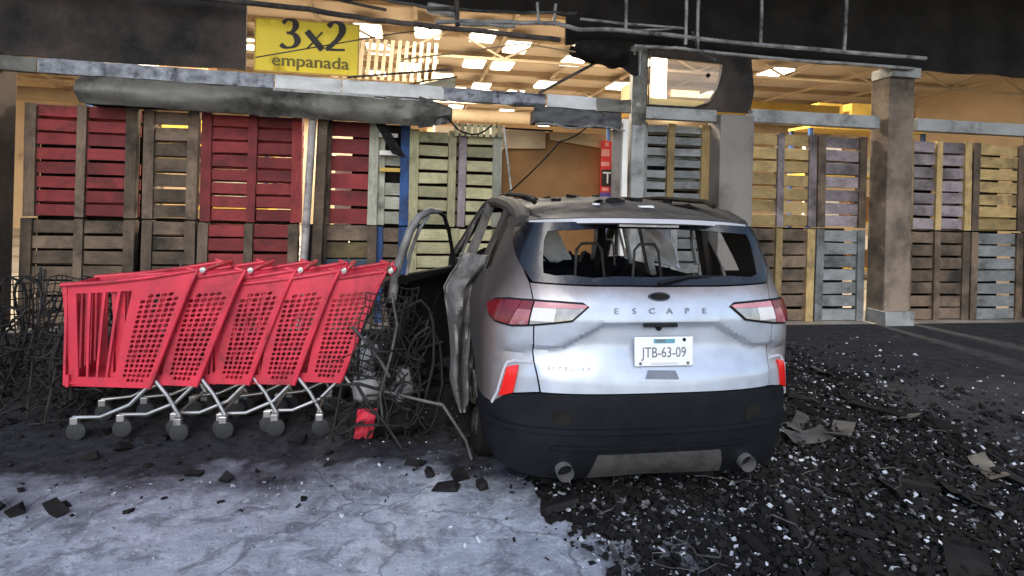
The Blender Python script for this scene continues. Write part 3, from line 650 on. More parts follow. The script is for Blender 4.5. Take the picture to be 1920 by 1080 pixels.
MB().box((-1.2, .22, .0), (4.1, .3, .22)).build('shutter_roll', M_soot, hd)
hd2 = empty('signal_box', (2.1, FY - .02, 2.77), 'dark grey scorched casing under gutter left of the pillar', 'casing')
MB().sheet(lambda u, v: (-.60 + 1.2 * u, -.10 + .03 * nz((u * 5, v * 4, 6)), -.09 + .22 * v - .04 * u + .02 * nz((u * 8, v, 3))), 24, 8, .005).build('front_sheet', mat('slate_casing', (.085, .085, .09), .55, .2, .4, 3, .3, 2, bump=.2), hd2, smooth=40)
MB().box((0, .06, .0), (1.18, .24, .17)).build('casing', M_soot, hd2)
mb = MB()
for k in range(5): mb.tube([(-.58 + k * .24 + t * .26, -.12, -.115 + .025 * math.sin(k * 2.1 + t * 3)) for t in (0, .3, .7, 1)], .013, 6)
mb.build('torn_edging', M_ashlight, hd2, smooth=50)
# torn dark strip hanging in front of narrow pallet
tag(MB().sheet(lambda u, v: (-.56 + .13 * u + .26 * v + .05 * v * u, FY + .06 + .03 * nz((u * 4, v * 6, 2)), 2.66 - (.44 + .05 * u) * v), 6, 14, .004).build('torn_strip', M_char, None, smooth=40), 'torn charred strip hanging slantwise beside the dark red pallet', 'strip')

# tubular frame of the burnt sign box
TY = 7.28
fr = empty('awning_frame', (1.3, TY, 3.8), 'twisted tube frame of burnt awning across the top of the front', 'frame')
def tb(pts, r, m=M_tube, name='tube'):
    P = []
    for (x, z), (x2, z2) in zip(pts, pts[1:]):
        for k in range(5):
            t = k / 5; P.append((x + (x2 - x) * t - 1.3, random.uniform(-.012, .012), z + (z2 - z) * t - 3.8 + random.uniform(-.008, .008)))
    P.append((pts[-1][0] - 1.3, 0, pts[-1][1] - 3.8))
    MB().tube(P, r, 8).build(name, m, fr, smooth=50)
tb([(-5.5, 3.98), (-1.5, 3.90), (-.56, 3.82), (.29, 3.79), (1.17, 3.76), (1.79, 3.74)], .034, M_darktube)
tb([(.2, 3.86), (1.16, 3.92), (1.7, 3.95), (2.06, 3.90), (2.62, 3.93), (4.17, 3.88), (7.2, 3.86)], .030)
for x in (2.66, 3.50, 3.67): tb([(x, 4.9), (x + .01, 3.94 if x < 3 else 3.80)], .024)
tb([(4.6, 4.9), (4.6, 3.86)], .024); tb([(5.9, 4.9), (5.88, 3.86)], .024)
tb([(2.95, 3.73), (3.3, 3.75), (3.64, 3.73), (4.18, 3.71), (7.0, 3.70)], .024)
tb([(2.05, 4.02), (3.45, 4.02)], .018, M_tube); tb([(2.7, 3.93), (3.5, 4.02)], .014, M_tube)
tb([(-.9, 4.13), (.1, 4.02), (1.3, 4.05), (2.0, 4.1)], .022, M_ash); tb([(-1.5, 4.1), (-.4, 3.95)], .02, M_darktube)
tb([(1.48, 4.2), (1.5, 3.95)], .02); tb([(1.72, 4.2), (1.7, 3.92)], .02); tb([(.45, 4.2), (.47, 3.82)], .03, M_darktube)
tb([(.5, 3.85), (.9, 3.86), (1.2, 3.87)], .024, M_ashlight); tb([(3.6, 3.98), (3.72, 3.7), (3.95, 3.62)], .02, M_ash)
MB().box((-1.03, .1, .12), (.4, .12, .14)).build('lamp_shell', M_ashlight, fr, rot=(0, R(6), 0), bevel=.03)
# black melted lump
def lump(c, sx, sy, sz, seed, m, parent, name):
    mb = MB(); n, k = 18, 10; vs = []; fs = []
    for i in range(k + 1):
        ph = math.pi * i / k
        for j in range(n):
            th = 2 * math.pi * j / n; d = Vector((math.sin(ph) * math.cos(th), math.sin(ph) * math.sin(th), math.cos(ph)))
            r = 1 + .35 * nz(d, 1.8, seed) + .15 * nz(d, 5, seed); vs.append((c[0] + d.x * sx * r, c[1] + d.y * sy * r, c[2] + d.z * sz * r))
    for i in range(k):
        for j in range(n): fs.append((i * n + j, (i + 1) * n + j, (i + 1) * n + (j + 1) % n, i * n + (j + 1) % n))
    mb.add(vs, fs); return mb.build(name, m, parent, smooth=60)
tag(lump((2.36, TY + .05, 3.63), .42, .16, .15, 3, M_soot, None, 'melted_lump'), 'black melted lump sagging from awning frame left of pillar top', 'melted plastic')
tag(MB().sheet(lambda u, v: (1.95 + .95 * u, TY + .12 + .05 * nz((u * 5, v * 3, 6)), 3.70 - (.10 + .22 * u + .08 * nz((u * 6, 0, 3))) * v), 18, 8, .01).build('melted_sheet', M_fascia, None, smooth=50), 'black melted sheet draped beside the pillar top', 'melted plastic')
# sagging wires
def wire(pts, r, m, label, sag=0.):
    pts = [Vector(p) for p in pts]; P = []
    for a, b in zip(pts, pts[1:]):
        for k in range(8):
            t = k / 8; p = a.lerp(b, t); p.z -= sag * 4 * t * (1 - t); P.append(p)
    P.append(pts[-1]); return tag(MB().tube(P, r, 6).build('hanging_wire', m, None, smooth=60), label, 'wire')
wire([(-1.9, TY, 3.27), (-.33, TY, 3.66), (.2, TY, 3.77)], .008, M_darktube, 'thin dark wire crossing the yellow sign to the awning frame')
wire([(-.85, TY + .1, 3.12), (.43, TY + .1, 3.30)], .014, M_darktube, 'dark rod rising from the gutter to the right of the yellow sign')
wire([(-.2, TY, 3.36), (.45, TY, 3.48), (1.3, TY, 3.66), (2.0, TY, 3.6)], .010, mat('tan_wire', (.38, .26, .15), .7, 0, .2, 5, 0, bump=0), 'tan wire strung across the lit opening above gutter')
wire([(1.55, TY + .1, 3.06), (2.3, TY + .1, 3.50)], .022, M_darktube, 'brown slanting rod from the gutter up to the black lump')
wire([(1.15, 7.2, 1.75), (1.83, 7.3, 2.44), (2.2, 7.4, 2.64)], .011, M_char, 'black cable running from roof of the car up across the cardboard', .03)
wire([(1.09, 7.3, 2.60), (1.2, 7.3, 1.84), (1.22, 7.25, 1.6)], .014, M_ashlight, 'pale strip hanging beside the edge of the cardboard bin')
wire([(.36, 7.4, 2.75), (.62, 7.35, 2.5), (.95, 7.38, 2.62)], .012, M_char, 'charred loop of cable under the right end of the hood', .06)

# ------------------------------------------------------------------ yellow sign with print
sg = empty('promotion_sign', (-1.38, FY + .1, 3.53), 'yellow promotion sign reading 3x2 empanada above the gutter', 'sign')
MB().box((0, .012, -.01), (1.24, .022, .64)).build('sign_board', M_yellow, sg, bevel=.004)
mb = MB()
for sx in (-.625, .625): mb.box((sx, .012, -.01), (.02, .03, .665))
for sz in (-.335, .318): mb.box((0, .012, sz), (1.24, .03, .018))
mb.build('sign_frame', M_yband, sg)
def pen(strokes, m, parent, name, loc, size, w0=.03, w1=.12, ang=35, yoff=-.004):
    """letter drawn with a broad pen: stroke width changes with direction"""
    mb = MB(); pa = Vector((math.cos(R(ang)), math.sin(R(ang))))
    for si, st in enumerate(strokes):
        pts = [Vector(p) for p in st]; fine = []
        n = len(pts)
        for i in range(n - 1):
            p0, p1, p2, p3 = pts[max(i - 1, 0)], pts[i], pts[i + 1], pts[min(i + 2, n - 1)]
            for k in range(8):
                t = k / 8; fine.append(.5 * ((2 * p1) + (p2 - p0) * t + (2 * p0 - 5 * p1 + 4 * p2 - p3) * t * t + (3 * p1 - p0 - 3 * p2 + p3) * t ** 3))
        fine.append(pts[-1]); L = []
        for i, p in enumerate(fine):
            t = (fine[min(i + 1, len(fine) - 1)] - fine[max(i - 1, 0)]).normalized(); nn = Vector((-t.y, t.x))
            wd = w0 + (w1 - w0) * abs(nn.dot(pa)) ** 1.5
            L.append((p + nn * wd / 2, p - nn * wd / 2))
        vs = []; o = .0006 * si
        for a, b in L:
            for q in (a, b): vs.append((loc[0] + q.x * size, yoff - o - .002, loc[1] + q.y * size))
        for a, b in L:
            for q in (a, b): vs.append((loc[0] + q.x * size, yoff - o + .003, loc[1] + q.y * size))
        k = len(L); fs = [(2 * i, 2 * i + 1, 2 * i + 3, 2 * i + 2) for i in range(k - 1)]
        fs += [(2 * i + 2 + 2 * k, 2 * i + 3 + 2 * k, 2 * i + 1 + 2 * k, 2 * i + 2 * k) for i in range(k - 1)]
        mb.add(vs, fs)
    return mb.build(name, m, parent)
three = [[(.08, .86), (.25, 1.0), (.47, .95), (.52, .76), (.40, .58), (.22, .53)], [(.22, .535), (.48, .48), (.60, .27), (.48, .06), (.22, 0), (.02, .10)]]
ex = [[(.02, .62), (.30, .30), (.56, 0)], [(.54, .62), (.30, .32), (.04, 0)]]
two = [[(.10, .82), (.28, 1.0), (.52, .93), (.58, .70), (.44, .42), (.20, .16), (.04, .015)], [(.04, .03), (.35, .03), (.68, .05)]]
pen(three, M_print, sg, 'digit', (-.33, -.03), .35, .07, .23, 10); pen(ex, M_print, sg, 'letter', (-.02, -.03), .36, .05, .22, 45); pen(two, M_print, sg, 'digit', (.21, -.03), .36, .07, .25, 10)
text('empanada', .215, M_olive, (.04, -.005, -.26), sg, 'lettering', sx=1.08)
text('empanada', .215, M_olive, (.048, -.0045, -.26), sg, 'lettering', sx=1.08)

# red vertical banner with white marks
bn = empty('red_banner', (2.70, 8.02, 1.62), 'narrow red vertical banner with white letters between cardboard and door frame', 'banner')
MB().box((0, 0, .56), (.165, .015, .74)).build('cloth', M_redban, bn)
MB().box((0, 0, .07), (.155, .013, .235)).build('foot_panel', M_purple, bn)
MB().box((-.02, -.012, .76), (.12, .008, .10)).build('print_band', M_pinkban, bn); MB().box((-.02, -.012, .60), (.12, .008, .06)).build('print_band', M_pinkban, bn)
MB().box((.0, -.012, .88), (.05, .008, .05)).build('print_dot', M_pinkban, bn)
MB().box((.005, -.011, .40), (.15, .006, .24)).build('print_panel', M_print, bn)
text('T', .24, M_whiteprint, (.02, -.016, .32), bn, 'letter')
MB().box((-.005, -.012, .235), (.10, .008, .05)).build('print_band', M_pinkban, bn)

# ------------------------------------------------------------------ the burnt car
CX, CY = 1.335, 2.92
car = empty('burnt_car', (CX, CY, 0), 'burnt out silver suv with its left rear door hanging open, crashed into store front', 'car')
def cp(name, mb, m, parent=None, smooth=35, **k): return mb.build(name, m, parent or car, smooth=smooth, **k)
WT = [(.15, .84), (.3, .90), (.5, .932), (.7, .94), (.9, .945), (1.0, .938), (1.08, .915), (1.15, .885), (1.2, .865), (1.3, .83), (1.4, .785), (1.5, .74), (1.6, .685), (1.7, .60)]
YT = [(.15, .16), (.25, .06), (.4, .012), (.6, 0.), (.66, .005), (.74, .02), (.80, .045), (.88, .058), (.95, .05), (1.03, .045), (1.06, .052), (1.12, .075), (1.18, .12), (1.22, .16), (1.35, .25), (1.5, .36), (1.56, .42), (1.7, .55)]
def tab(T, z):
    if z <= T[0][0]: return T[0][1]
    for i in range(len(T) - 1):
        if z <= T[i + 1][0]:
            # Catmull-Rom for a smooth skin
            p1, p2 = T[i], T[i + 1]; p0, p3 = T[max(i - 1, 0)], T[min(i + 2, len(T) - 1)]
            t = (z - p1[0]) / (p2[0] - p1[0]); h = p2[0] - p1[0]
            m1 = (p2[1] - p0[1]) / max(1e-6, p2[0] - p0[0]) * h; m2 = (p3[1] - p1[1]) / max(1e-6, p3[0] - p1[0]) * h
            return (2 * t ** 3 - 3 * t * t + 1) * p1[1] + (t ** 3 - 2 * t * t + t) * m1 + (-2 * t ** 3 + 3 * t * t) * p2[1] + (t ** 3 - t * t) * m2
    return T[-1][1]
DD, NE, NN = .55, 3.0, 300
REF = []; acc = 0; pr = None
for i in range(NN + 1):
    th = math.pi / 2 * i / NN; X = math.sin(th) ** (2 / NE); Y = 1 - max(0., math.cos(th)) ** (2 / NE)
    if pr: acc += math.hypot(.94 * X - pr[0], DD * Y - pr[1])
    REF.append((acc, X, Y)); pr = (.94 * X, DD * Y)
AMAX = acc
def plan(a):
    if a >= AMAX: return 1.0, DD + (a - AMAX)
    lo, hi = 0, NN
    while hi - lo > 1:
        m = (lo + hi) // 2
        if REF[m][0] <= a: lo = m
        else: hi = m
    a0, x0, y0 = REF[lo]; a1, x1, y1 = REF[hi]; t = (a - a0) / max(1e-9, a1 - a0)
    return x0 + (x1 - x0) * t, DD * (y0 + (y1 - y0) * t)
def crease(a):
    a = abs(a)
    if a < .317: return 1.012
    if a < .536: return 1.012 + (.890 - 1.012) * (a - .317) / .219
    return .890 - .026 * min(1, (a - .536) / .27)
def Sf(a, z):
    sgn = -1 if a < 0 else 1; X, Y = plan(abs(a)); f = max(0., min(1., abs(a) / AMAX)); f = 1 - f * f * (3 - 2 * f)
    y = tab(YT, z) * f + Y; zc = crease(a)
    if z < zc + .012 and z > .68 and abs(a) < 1.0:
        d = smoothstep(zc + .012, zc - .012, z) * (1 - smoothstep(zc - .02, max(.70, zc - .27), z)) if zc - .27 < zc else 0
        y += .038 * smoothstep(-.012, .012, zc - z) * (1 - smoothstep(.02, max(.1, zc - .72), zc - z)) * (1 - smoothstep(.80, 1.0, abs(a)))
    # shallow vent pod round the corner reflector
    if .62 < abs(a) < 1.05 and .5 < z < .86:
        y += .012 * smoothstep(.66, .72, abs(a)) * (1 - smoothstep(.92, 1.0, abs(a))) * smoothstep(.80, .775, z)
    return (sgn * tab(WT, z) * X, y, z)
seam = [(.667, .655), (.69, .80), (.705, 1.0), (.745, 1.13), (.796, 1.216)]
G = .004
tailgate_poly = [(-a + G, z) for a, z in seam] + [(-.40, 1.203), (0, 1.198), (.40, 1.203)] + [(a - G, z) for a, z in seam[::-1]]
tailgate_poly = [(-.66, .655)] + tailgate_poly[1:5] + [(-.40, 1.203), (0, 1.198), (.40, 1.203)] + tailgate_poly[-5:-1] + [(.66, .655)]
tailgate = cp('tailgate', panel(MB(), tailgate_poly, Sf, .016, .01), M_paint)
# quarter panels with wheel arch and door shut line
AR = AMAX + (.95 - DD)
def arch(a0, z0, r, n, lo=0, hi=180): return [(a0 + r * math.cos(R(lo + (hi - lo) * k / n)), z0 + r * math.sin(R(lo + (hi - lo) * k / n))) for k in range(n + 1)]
qp = [(.667 + G, .655), (.69 + G, .80), (.705 + G, 1.0), (.745 + G, 1.13), (.796 + G, 1.216), (.876 + G, 1.297), (1.03, 1.385), (1.223, 1.479), (1.30, 1.56), (1.62, 1.60)]
qp += [(1.62, 1.53), (1.50, 1.50), (1.43, 1.23), (1.66, 1.20), (1.74, 1.5), (1.72, 1.60), (1.80, 1.60), (1.87, 1.12), (1.93, .95), (2.10, .72)] 
qp += [(2.1, .45)] + [(AR + .41 * math.cos(R(t)), .33 + .41 * math.sin(R(t))) for t in range(20, 179, 18)] + [(AR - .41, .55), (.96, .55), (.84, .625)]
for sgn in (-1, 1):
    P = qp if sgn > 0 else mir(qp)
    q = cp('quarter_panel', panel(MB(), P, Sf, .03, .01), M_paint)
# lower bumper cladding
def laying0(sgn, P): return P if sgn > 0 else mir(P)
bump_poly = [(-1.255, .55), (-1.25, .22), (-.6, .17), (.6, .17), (1.25, .22), (1.255, .55), (.965, .545), (.84, .618), (.66, .648), (0, .650), (-.66, .648), (-.84, .618), (-.965, .545)]
bumper = cp('bumper_cladding', panel(MB(), bump_poly, Sf, .035, .012, .004), M_blacktrim)
cp('skid_plate', panel(MB(), [(-.42, .19), (.42, .19), (.36, .33), (-.36, .33)], Sf, .04, .01, .016), M_ash, bumper)
cp('bumper_step', panel(MB(), [(-1.0, .445), (1.0, .445), (1.02, .47), (-1.02, .47)], Sf, .04, .02, .018), M_blacktrim, bumper)
cp('bumper_step', panel(MB(), [(-.62, .36), (.62, .36), (.60, .378), (-.60, .378)], Sf, .04, .02, .016), M_blacktrim, bumper)
for sx in (-1, 1): cp('tow_cover', panel(MB(), laying0(sx, [(.50, .49), (.60, .49), (.60, .56), (.50, .56)]), Sf, .03, .004, .007), M_soot, bumper)
for sx in (-.52, .52): cp('exhaust_tip', MB().tube([(sx, .02, .24), (sx, .2, .25)], .045, 14, cap=False), M_cartmetal, bumper)
# rear window surround: what is left of the glass is a black rim
wo = [(0, 1.206), (.40, 1.211), (.779, 1.224), (.876, 1.300), (1.03, 1.388), (1.215, 1.479), (1.22, 1.535), (.6, 1.548), (0, 1.552)]
wo = [(-u, v) for u, v in wo[:0:-1]] + wo
wh = [(-.72, 1.27), (-.755, 1.36), (-.785, 1.45), (-.78, 1.497), (-.3, 1.515), (.3, 1.517), (.78, 1.497), (.785, 1.45), (.755, 1.36), (.72, 1.27), (.66, 1.255), (.5, 1.262), (.33, 1.248), (.2, 1.256), (0, 1.247), (-.25, 1.254), (-.4, 1.246), (-.55, 1.262), (-.64, 1.258)]
cp('window_rim', panel(MB(), wo, Sf, .03, .008, .001, [wh]), M_glassblack)
# wiper remains
cp('wiper', MB().tube([(.02, .14, 1.22), (.2, .16, 1.255), (.42, .17, 1.25)], .012, 6), M_blacktrim)

# tail lamps
LO = [(.418, 1.102), (.457, 1.124), (.60, 1.131), (.75, 1.134), (.90, 1.130), (1.02, 1.112), (1.078, 1.08), (1.062, 1.052), (1.025, 1.022), (.946, .992), (.83, .983), (.71, .996), (.50, 1.026)]
def inset(P, d):
    cx = sum(p[0] for p in P) / len(P); cz = sum(p[1] for p in P) / len(P); out = []
    n = len(P)
    for i in range(n):
        a, b, c = Vector(P[i - 1]), Vector(P[i]), Vector(P[(i + 1) % n])
        t = (c - a).normalized(); nn = Vector((-t.y, t.x))
        if nn.dot(Vector((cx, cz)) - b) < 0: nn = -nn
        out.append(tuple(b + nn * d))
    return out
def clip(P, fn):  # keep points by half-plane: fn(p)>0
    out = []
    for i in range(len(P)):
        a, b = P[i], P[(i + 1) % len(P)]; fa, fb = fn(a), fn(b)
        if fa >= 0: out.append(a)
        if fa * fb < 0:
            t = fa / (fa - fb); out.append((a[0] + (b[0] - a[0]) * t, a[1] + (b[1] - a[1]) * t))
    return out
LI = inset(LO, .012)
def laying(sgn, P): 
    area = sum(P[i][0] * P[(i + 1) % len(P)][1] - P[(i + 1) % len(P)][0] * P[i][1] for i in range(len(P)))
    if area < 0: P = P[::-1]
    return P if sgn > 0 else mir(P)
for sgn in (-1, 1):
    tl = cp('tail_light', panel(MB(), laying(sgn, LO), Sf, .03, .02, .006), M_blacktrim)
    red = clip(LI, lambda p: p[0] - .825 - (1.06 - p[1]) * .35)
    mid = clip(clip(LI, lambda p: .822 + (1.06 - p[1]) * .35 - p[0]), lambda p: p[0] - .738)
    inn = clip(LI, lambda p: .728 - p[0])
    top = clip(inn, lambda p: p[1] - 1.0925); low = clip(inn, lambda p: 1.0915 - p[1])
    wht = clip(clip(low, lambda p: p[0] - .60), lambda p: p[1] - 1.025); tip = clip(low, lambda p: .599 - p[0]); bot = clip(clip(low, lambda p: p[0] - .60), lambda p: 1.024 - p[1])
    cp('red_lens', panel(MB(), laying(sgn, red), Sf, .02, .016, .016), M_redlens, tl)
    cp('inner_lens', panel(MB(), laying(sgn, clip(mid, lambda p: 1.079 - p[1])), Sf, .02, .014, .014), mat('rose_lens', (.36, .11, .13), .15, 0, .4, 12, .1, 9, (.5, .4, .4), bump=0), tl)
    cp('inner_lens', panel(MB(), laying(sgn, clip(mid, lambda p: p[1] - 1.08)), Sf, .02, .014, .014), M_redlens, tl)
    cp('pink_lens', panel(MB(), laying(sgn, top), Sf, .02, .014, .014), M_pinklens, tl)
    cp('reverse_lens', panel(MB(), laying(sgn, wht), Sf, .02, .014, .015), M_whitelens, tl)
    cp('clear_lens', panel(MB(), laying(sgn, tip), Sf, .02, .014, .013), M_clearlens, tl)
    if len(bot) > 2: cp('clear_lens', panel(MB(), laying(sgn, bot), Sf, .02, .014, .013), M_clearlens, tl)
    # corner reflector and its pale crease
    rf = [(.775, .775), (.846, .757), (.899, .598), (.812, .632)]
    cp('reflector', panel(MB(), laying(sgn, rf), Sf, .02, .012, .014), M_reflector)
    line = [(.965, .548), (.915, .62), (.872, .74), (.845, .782), (.80, .797), (.70, .799)]
    pts = [Vector(Sf(sgn * a, z)) for a, z in line]; pts = [p + Vector((sgn * .002 if a > .8 else 0, -.003, 0)) for p, (a, z) in zip(pts, line)]
    cp('bumper_crease', MB().tube(pts, .009, 6), mat('pale_edge_paint', (.60, .60, .64), .45, .1, .15, 6, .05, 4, (.2, .19, .19), bump=.05))
# plate, letters, badge, handle, camera housing
def surf(a, z, d=.004):
    p = Vector(Sf(a, z)); return Vector((p.x, p.y - d, p.z))
pb = MB().box((0, 0, 0), (.335, .008, .155)); plate = cp('number_plate', pb, M_plate, tailgate, loc=(.012, .035, .868), rot=(R(-4), 0, 0), bevel=.004)
text('JTB-63-09', .078, M_ink, (0, -.0052, -.030), plate, 'lettering', ext=.001, sx=.80)
MB().box((0, -.006, .056), (.12, .003, .022)).build('print_band', M_plateteal, plate); MB().box((-.02, -.0085, .058), (.05, .002, .012)).build('print_mark', M_ink, plate)
for sx in (-.135, .135): MB().lathe([(0, -.009), (.008, -.009), (.009, -.004)], (sx, 0, -.062), 'y', 8).build('bolt', M_ink, plate)
MB().lathe([(0, -.009), (.009, -.009), (.01, -.004)], (.115, 0, .062), 'y', 8).build('bolt', M_soot, plate)
MB().box((0, -.006, -.062), (.15, .002, .010)).build('print_mark', mat('plate_faint', (.62, .64, .66), .5, 0, .1, 8, 0, bump=0), plate)
def letter_on(ch, size, m, a, z, sx, ext):
    e = .01; p = Vector(Sf(a, z)); tx = (Vector(Sf(a + e, z)) - Vector(Sf(a - e, z))).normalized(); tz = Vector(Sf(a, z + e)) - Vector(Sf(a, z - e))
    n = tx.cross(tz).normalized(); tz = n.cross(tx).normalized()
    if n.y > 0: n = -n; tx = -tx
    o = text(ch, size, m, (0, 0, 0), tailgate, 'letter', ext=ext, sx=sx)
    o.rotation_euler = Matrix((tx, tz, n)).transposed().to_euler(); o.location = p + n * (ext + .0015)
for k, ch in enumerate('ESCAPE'): letter_on(ch, .043, M_letter, -.262 + k * .1035, 1.068, 1.25, .003)
M_faint = mat('faint_letter', (.33, .345, .38), .5, .2, .2, 20, 0, bump=0)
for k, ch in enumerate('ECOBOOST'): letter_on(ch, .026, M_faint, -.615 + k * .0305, .768, 1.35, .002)
bp = surf(.003, 1.152, .002)
ov = MB(); n = 28
def oval(rx, rz, y0, y1):
    vs = [(rx * math.cos(2 * math.pi * k / n), y0, rz * math.sin(2 * math.pi * k / n)) for k in range(n)] + [(rx * math.cos(2 * math.pi * k / n) * .94, y1, rz * math.sin(2 * math.pi * k / n) * .94) for k in range(n)] + [(0, y1, 0)]
    fs = [(k, (k + 1) % n, n + (k + 1) % n, n + k) for k in range(n)] + [(n + k, n + (k + 1) % n, 2 * n) for k in range(n)]
    return MB().add(vs, fs)
bd = cp('badge', oval(.066, .027, .004, -.008), M_badge, tailgate, loc=bp, rot=(R(-26), 0, 0))
oval(.055, .019, -.0085, -.011).build('badge_field', M_soot, bd)
hq = [(-.10, .728), (.09, .722), (.075, .762), (-.08, .766)]
cp('handle_recess', panel(MB(), [(-.135, .712), (.13, .706), (.10, .782), (-.11, .786)], Sf, .02, .006, .004), M_paint, tailgate)
cp('handle', panel(MB(), hq, Sf, .02, .008, .010), mat('handle_grey', (.16, .175, .20), .4, .2, .2, 9, 0, bump=0), tailgate)
cp('camera_housing', panel(MB(), [(-.05, .992), (.05, .992), (.10, 1.012), (-.10, 1.012)], Sf, .01, .02, .018), M_blacktrim, tailgate)
MB().lathe([(0, -.012), (.014, -.012), (.018, 0)], (0, 0, 0), 'y', 12).build('camera_lens', M_soot, tailgate, loc=surf(0, .985, .0), smooth=40)

# spoiler and roof
def zroof(y): return tab([(.25, 1.565), (.42, 1.60), (.8, 1.665), (1.3, 1.70), (1.8, 1.685), (2.4, 1.64), (2.9, 1.57)], y)
def roof(x, y):
    u = x / .66; z = zroof(y) - .045 * u * u - .02 * u ** 6
    z += (.030 * nz((x * 2.2, y * 2.0, .3)) + .014 * nz((x * 7, y * 6, 2))) * smoothstep(.55, 1.1, y)
    return (x, y, z)
cp('roof', panel(MB(), [(-.655, .50), (.655, .50), (.66, 1.4), (.635, 2.9), (-.635, 2.9), (-.66, 1.4)], roof, .045, .006), M_burntroof)
def spl(u, v):
    # v 0..1 from roof to trailing edge, 1..2 down the pale edge, 2..3 back underneath
    x = (u - .5) * 1.40; k = abs(x) / .70; yb = .235 + .16 * k ** 2.4; zt = 1.572 - .030 * k ** 2.5
    if v <= 1 / 3: t = v * 3; return (x * (1 - .04 * (1 - t)), .52 + (yb - .52) * t, (zroof(.52) - .05 * k * k - .012) * (1 - t) + zt * t + .006)
    if v <= 2 / 3: t = v * 3 - 1; return (x, yb + .006 * t, zt + .006 - .032 * t)
    t = v * 3 - 2; return (x * (1 - .03 * t), yb + .006 + .14 * t, zt - .026 - .012 * t + .015 * t)
spo = cp('spoiler', MB().sheet(spl, 48, 12, .004), M_burntroof)
def sple(u, v):
    x = (u - .5) * 1.36; k = abs(x) / .70; yb = .235 + .16 * k ** 2.4; zt = 1.572 - .030 * k ** 2.5
    return (x, yb - .004 + .003 * v, zt + .006 - .002 - .026 * v)
cp('spoiler_edge', MB().sheet(sple, 40, 3, .003), mat('pale_edge_paint', (.60, .60, .64), .45, .1, .15, 6, .05, 4, (.2, .19, .19), bump=.05), spo)
cp('brake_light', MB().box((0.0, .262, 1.536), (.36, .03, .016)), M_clearlens, spo)
# roof ribs, rails and bits of burnt headliner
for sgn in (-1, 1):
    cp('roof_rail', MB().tube([(sgn * .60, .62, 1.655), (sgn * .61, .75, 1.685), (sgn * .61, 1.5, 1.71), (sgn * .60, 2.2, 1.69), (sgn * .59, 2.5, 1.655)], .017, 8), M_soot)
    cp('cant_rail', MB().tube([(sgn * .70, .46, 1.53), (sgn * .685, .62, 1.58), (sgn * .67, 1.0, 1.62), (sgn * .665, 1.6, 1.65), (sgn * .66, 2.1, 1.64), (sgn * .665, 2.5, 1.60), (sgn * .72, 2.9, 1.44), (sgn * .80, 3.3, 1.22), (sgn * .87, 3.6, 1.05)], [.05, .055, .055, .05, .048, .048, .045, .045, .05], 10), M_paint)
    cp('pillar', MB().bar((sgn * .90, 2.27, .95), (sgn * .68, 2.12, 1.62), .10, .06, up=(1, 0, 0)), M_doorlight if sgn < 0 else M_ashlight)
    cp('pillar', MB().bar((sgn * .875, 1.17, 1.1), (sgn * .69, 1.0, 1.6), .12, .05, up=(1, 0, 0)), M_paint)
    cp('window_post', MB().bar((sgn * .87, 2.9, 1.08), (sgn * .72, 2.82, 1.5), .022, .022, up=(1, 0, 0)), M_doorlight)
for k, y in enumerate((.78, 1.2, 1.75, 2.3)):
    cp('roof_rib', MB().tube([(x, y + .02 * nz((x * 3, y, 0)), roof(x, y)[2] - .035) for x in [-.64 + .128 * i for i in range(11)]], .022, 6), M_char)
mb = MB()
for k in range(26):
    x, y = random.uniform(-.55, .6), random.uniform(.75, 1.9); z = roof(x, y)[2]
    mb.box((x, y, z + .006), (random.uniform(.03, .12), random.uniform(.03, .12), random.uniform(.008, .03)), Matrix.Rotation(random.uniform(0, 3), 3, 'Z'), jit=.01)
tag(mb.build('roof_ash', M_char, car), kind='stuff')
for x, y, wd in ((-.19, .66, .03), (.13, .62, .09)): cp('ash_flake', MB().box((x, y, roof(x, y)[2] + .008), (wd, .05, .012), jit=.004), M_airbag)

# flanks
def flank(sgn):
    def f(y, z):
        x = tab(WT, z) - .012 * smoothstep(.5, .7, z) * (1 - smoothstep(.7, .9, z)); fy = smoothstep(3.4, 4.5, y)
        return (sgn * (x - .10 * fy ** 2), y if sgn > 0 else y, z)
    return f
def fl_panel(sgn, P, step=.06, m=None, name='panel', off=0., parent=None, thick=.01):
    area = sum(P[i][0] * P[(i + 1) % len(P)][1] - P[(i + 1) % len(P)][0] * P[i][1] for i in range(len(P)))
    if area < 0: P = P[::-1]
    if sgn < 0: return cp(name, panel(MB(), mir(P), lambda u, v: flank(-1)(-u, v), step, thick, off), m or M_paint, parent)
    return cp(name, panel(MB(), P, flank(1), step, thick, off), m or M_paint, parent)
fa = [(3.66 + .41 * math.cos(R(t)), .33 + .41 * math.sin(R(t))) for t in range(180, -1, -15)]
fender = [(3.27, .33), (3.27, 1.07), (3.6, 1.04), (4.2, .92), (4.42, .70), (4.45, .33)] + fa[::-1]
for sgn in (-1, 1):
    fl_panel(sgn, fender, m=M_paint if sgn > 0 else M_char, name='fender')
    fl_panel(sgn, [(1.30, .20), (3.30, .20), (3.27, .30), (1.36, .30)], name='rocker_sill', m=M_blacktrim)
    dr = fl_panel(sgn, [(2.27, .31), (3.26, .31), (3.26, 1.07), (2.27, 1.09)], name='front_door', m=M_paint if sgn > 0 else M_char)
    fl_panel(sgn, [(2.36, .93), (2.54, .94), (2.54, .97), (2.36, .96)], .03, M_blacktrim, 'handle', .02, dr, .02)
    cp('window_frame', MB().tube([(sgn * .885, 2.31, 1.09), (sgn * .70, 2.2, 1.58), (sgn * .69, 2.5, 1.57), (sgn * .74, 2.85, 1.42), (sgn * .88, 3.24, 1.1)], .02, 8), M_doorlight, dr)
dr = fl_panel(1, [(1.40, .60), (1.32, .80), (1.18, .95), (1.17, 1.10), (2.26, 1.09), (2.26, .31), (1.42, .31)], name='rear_door')
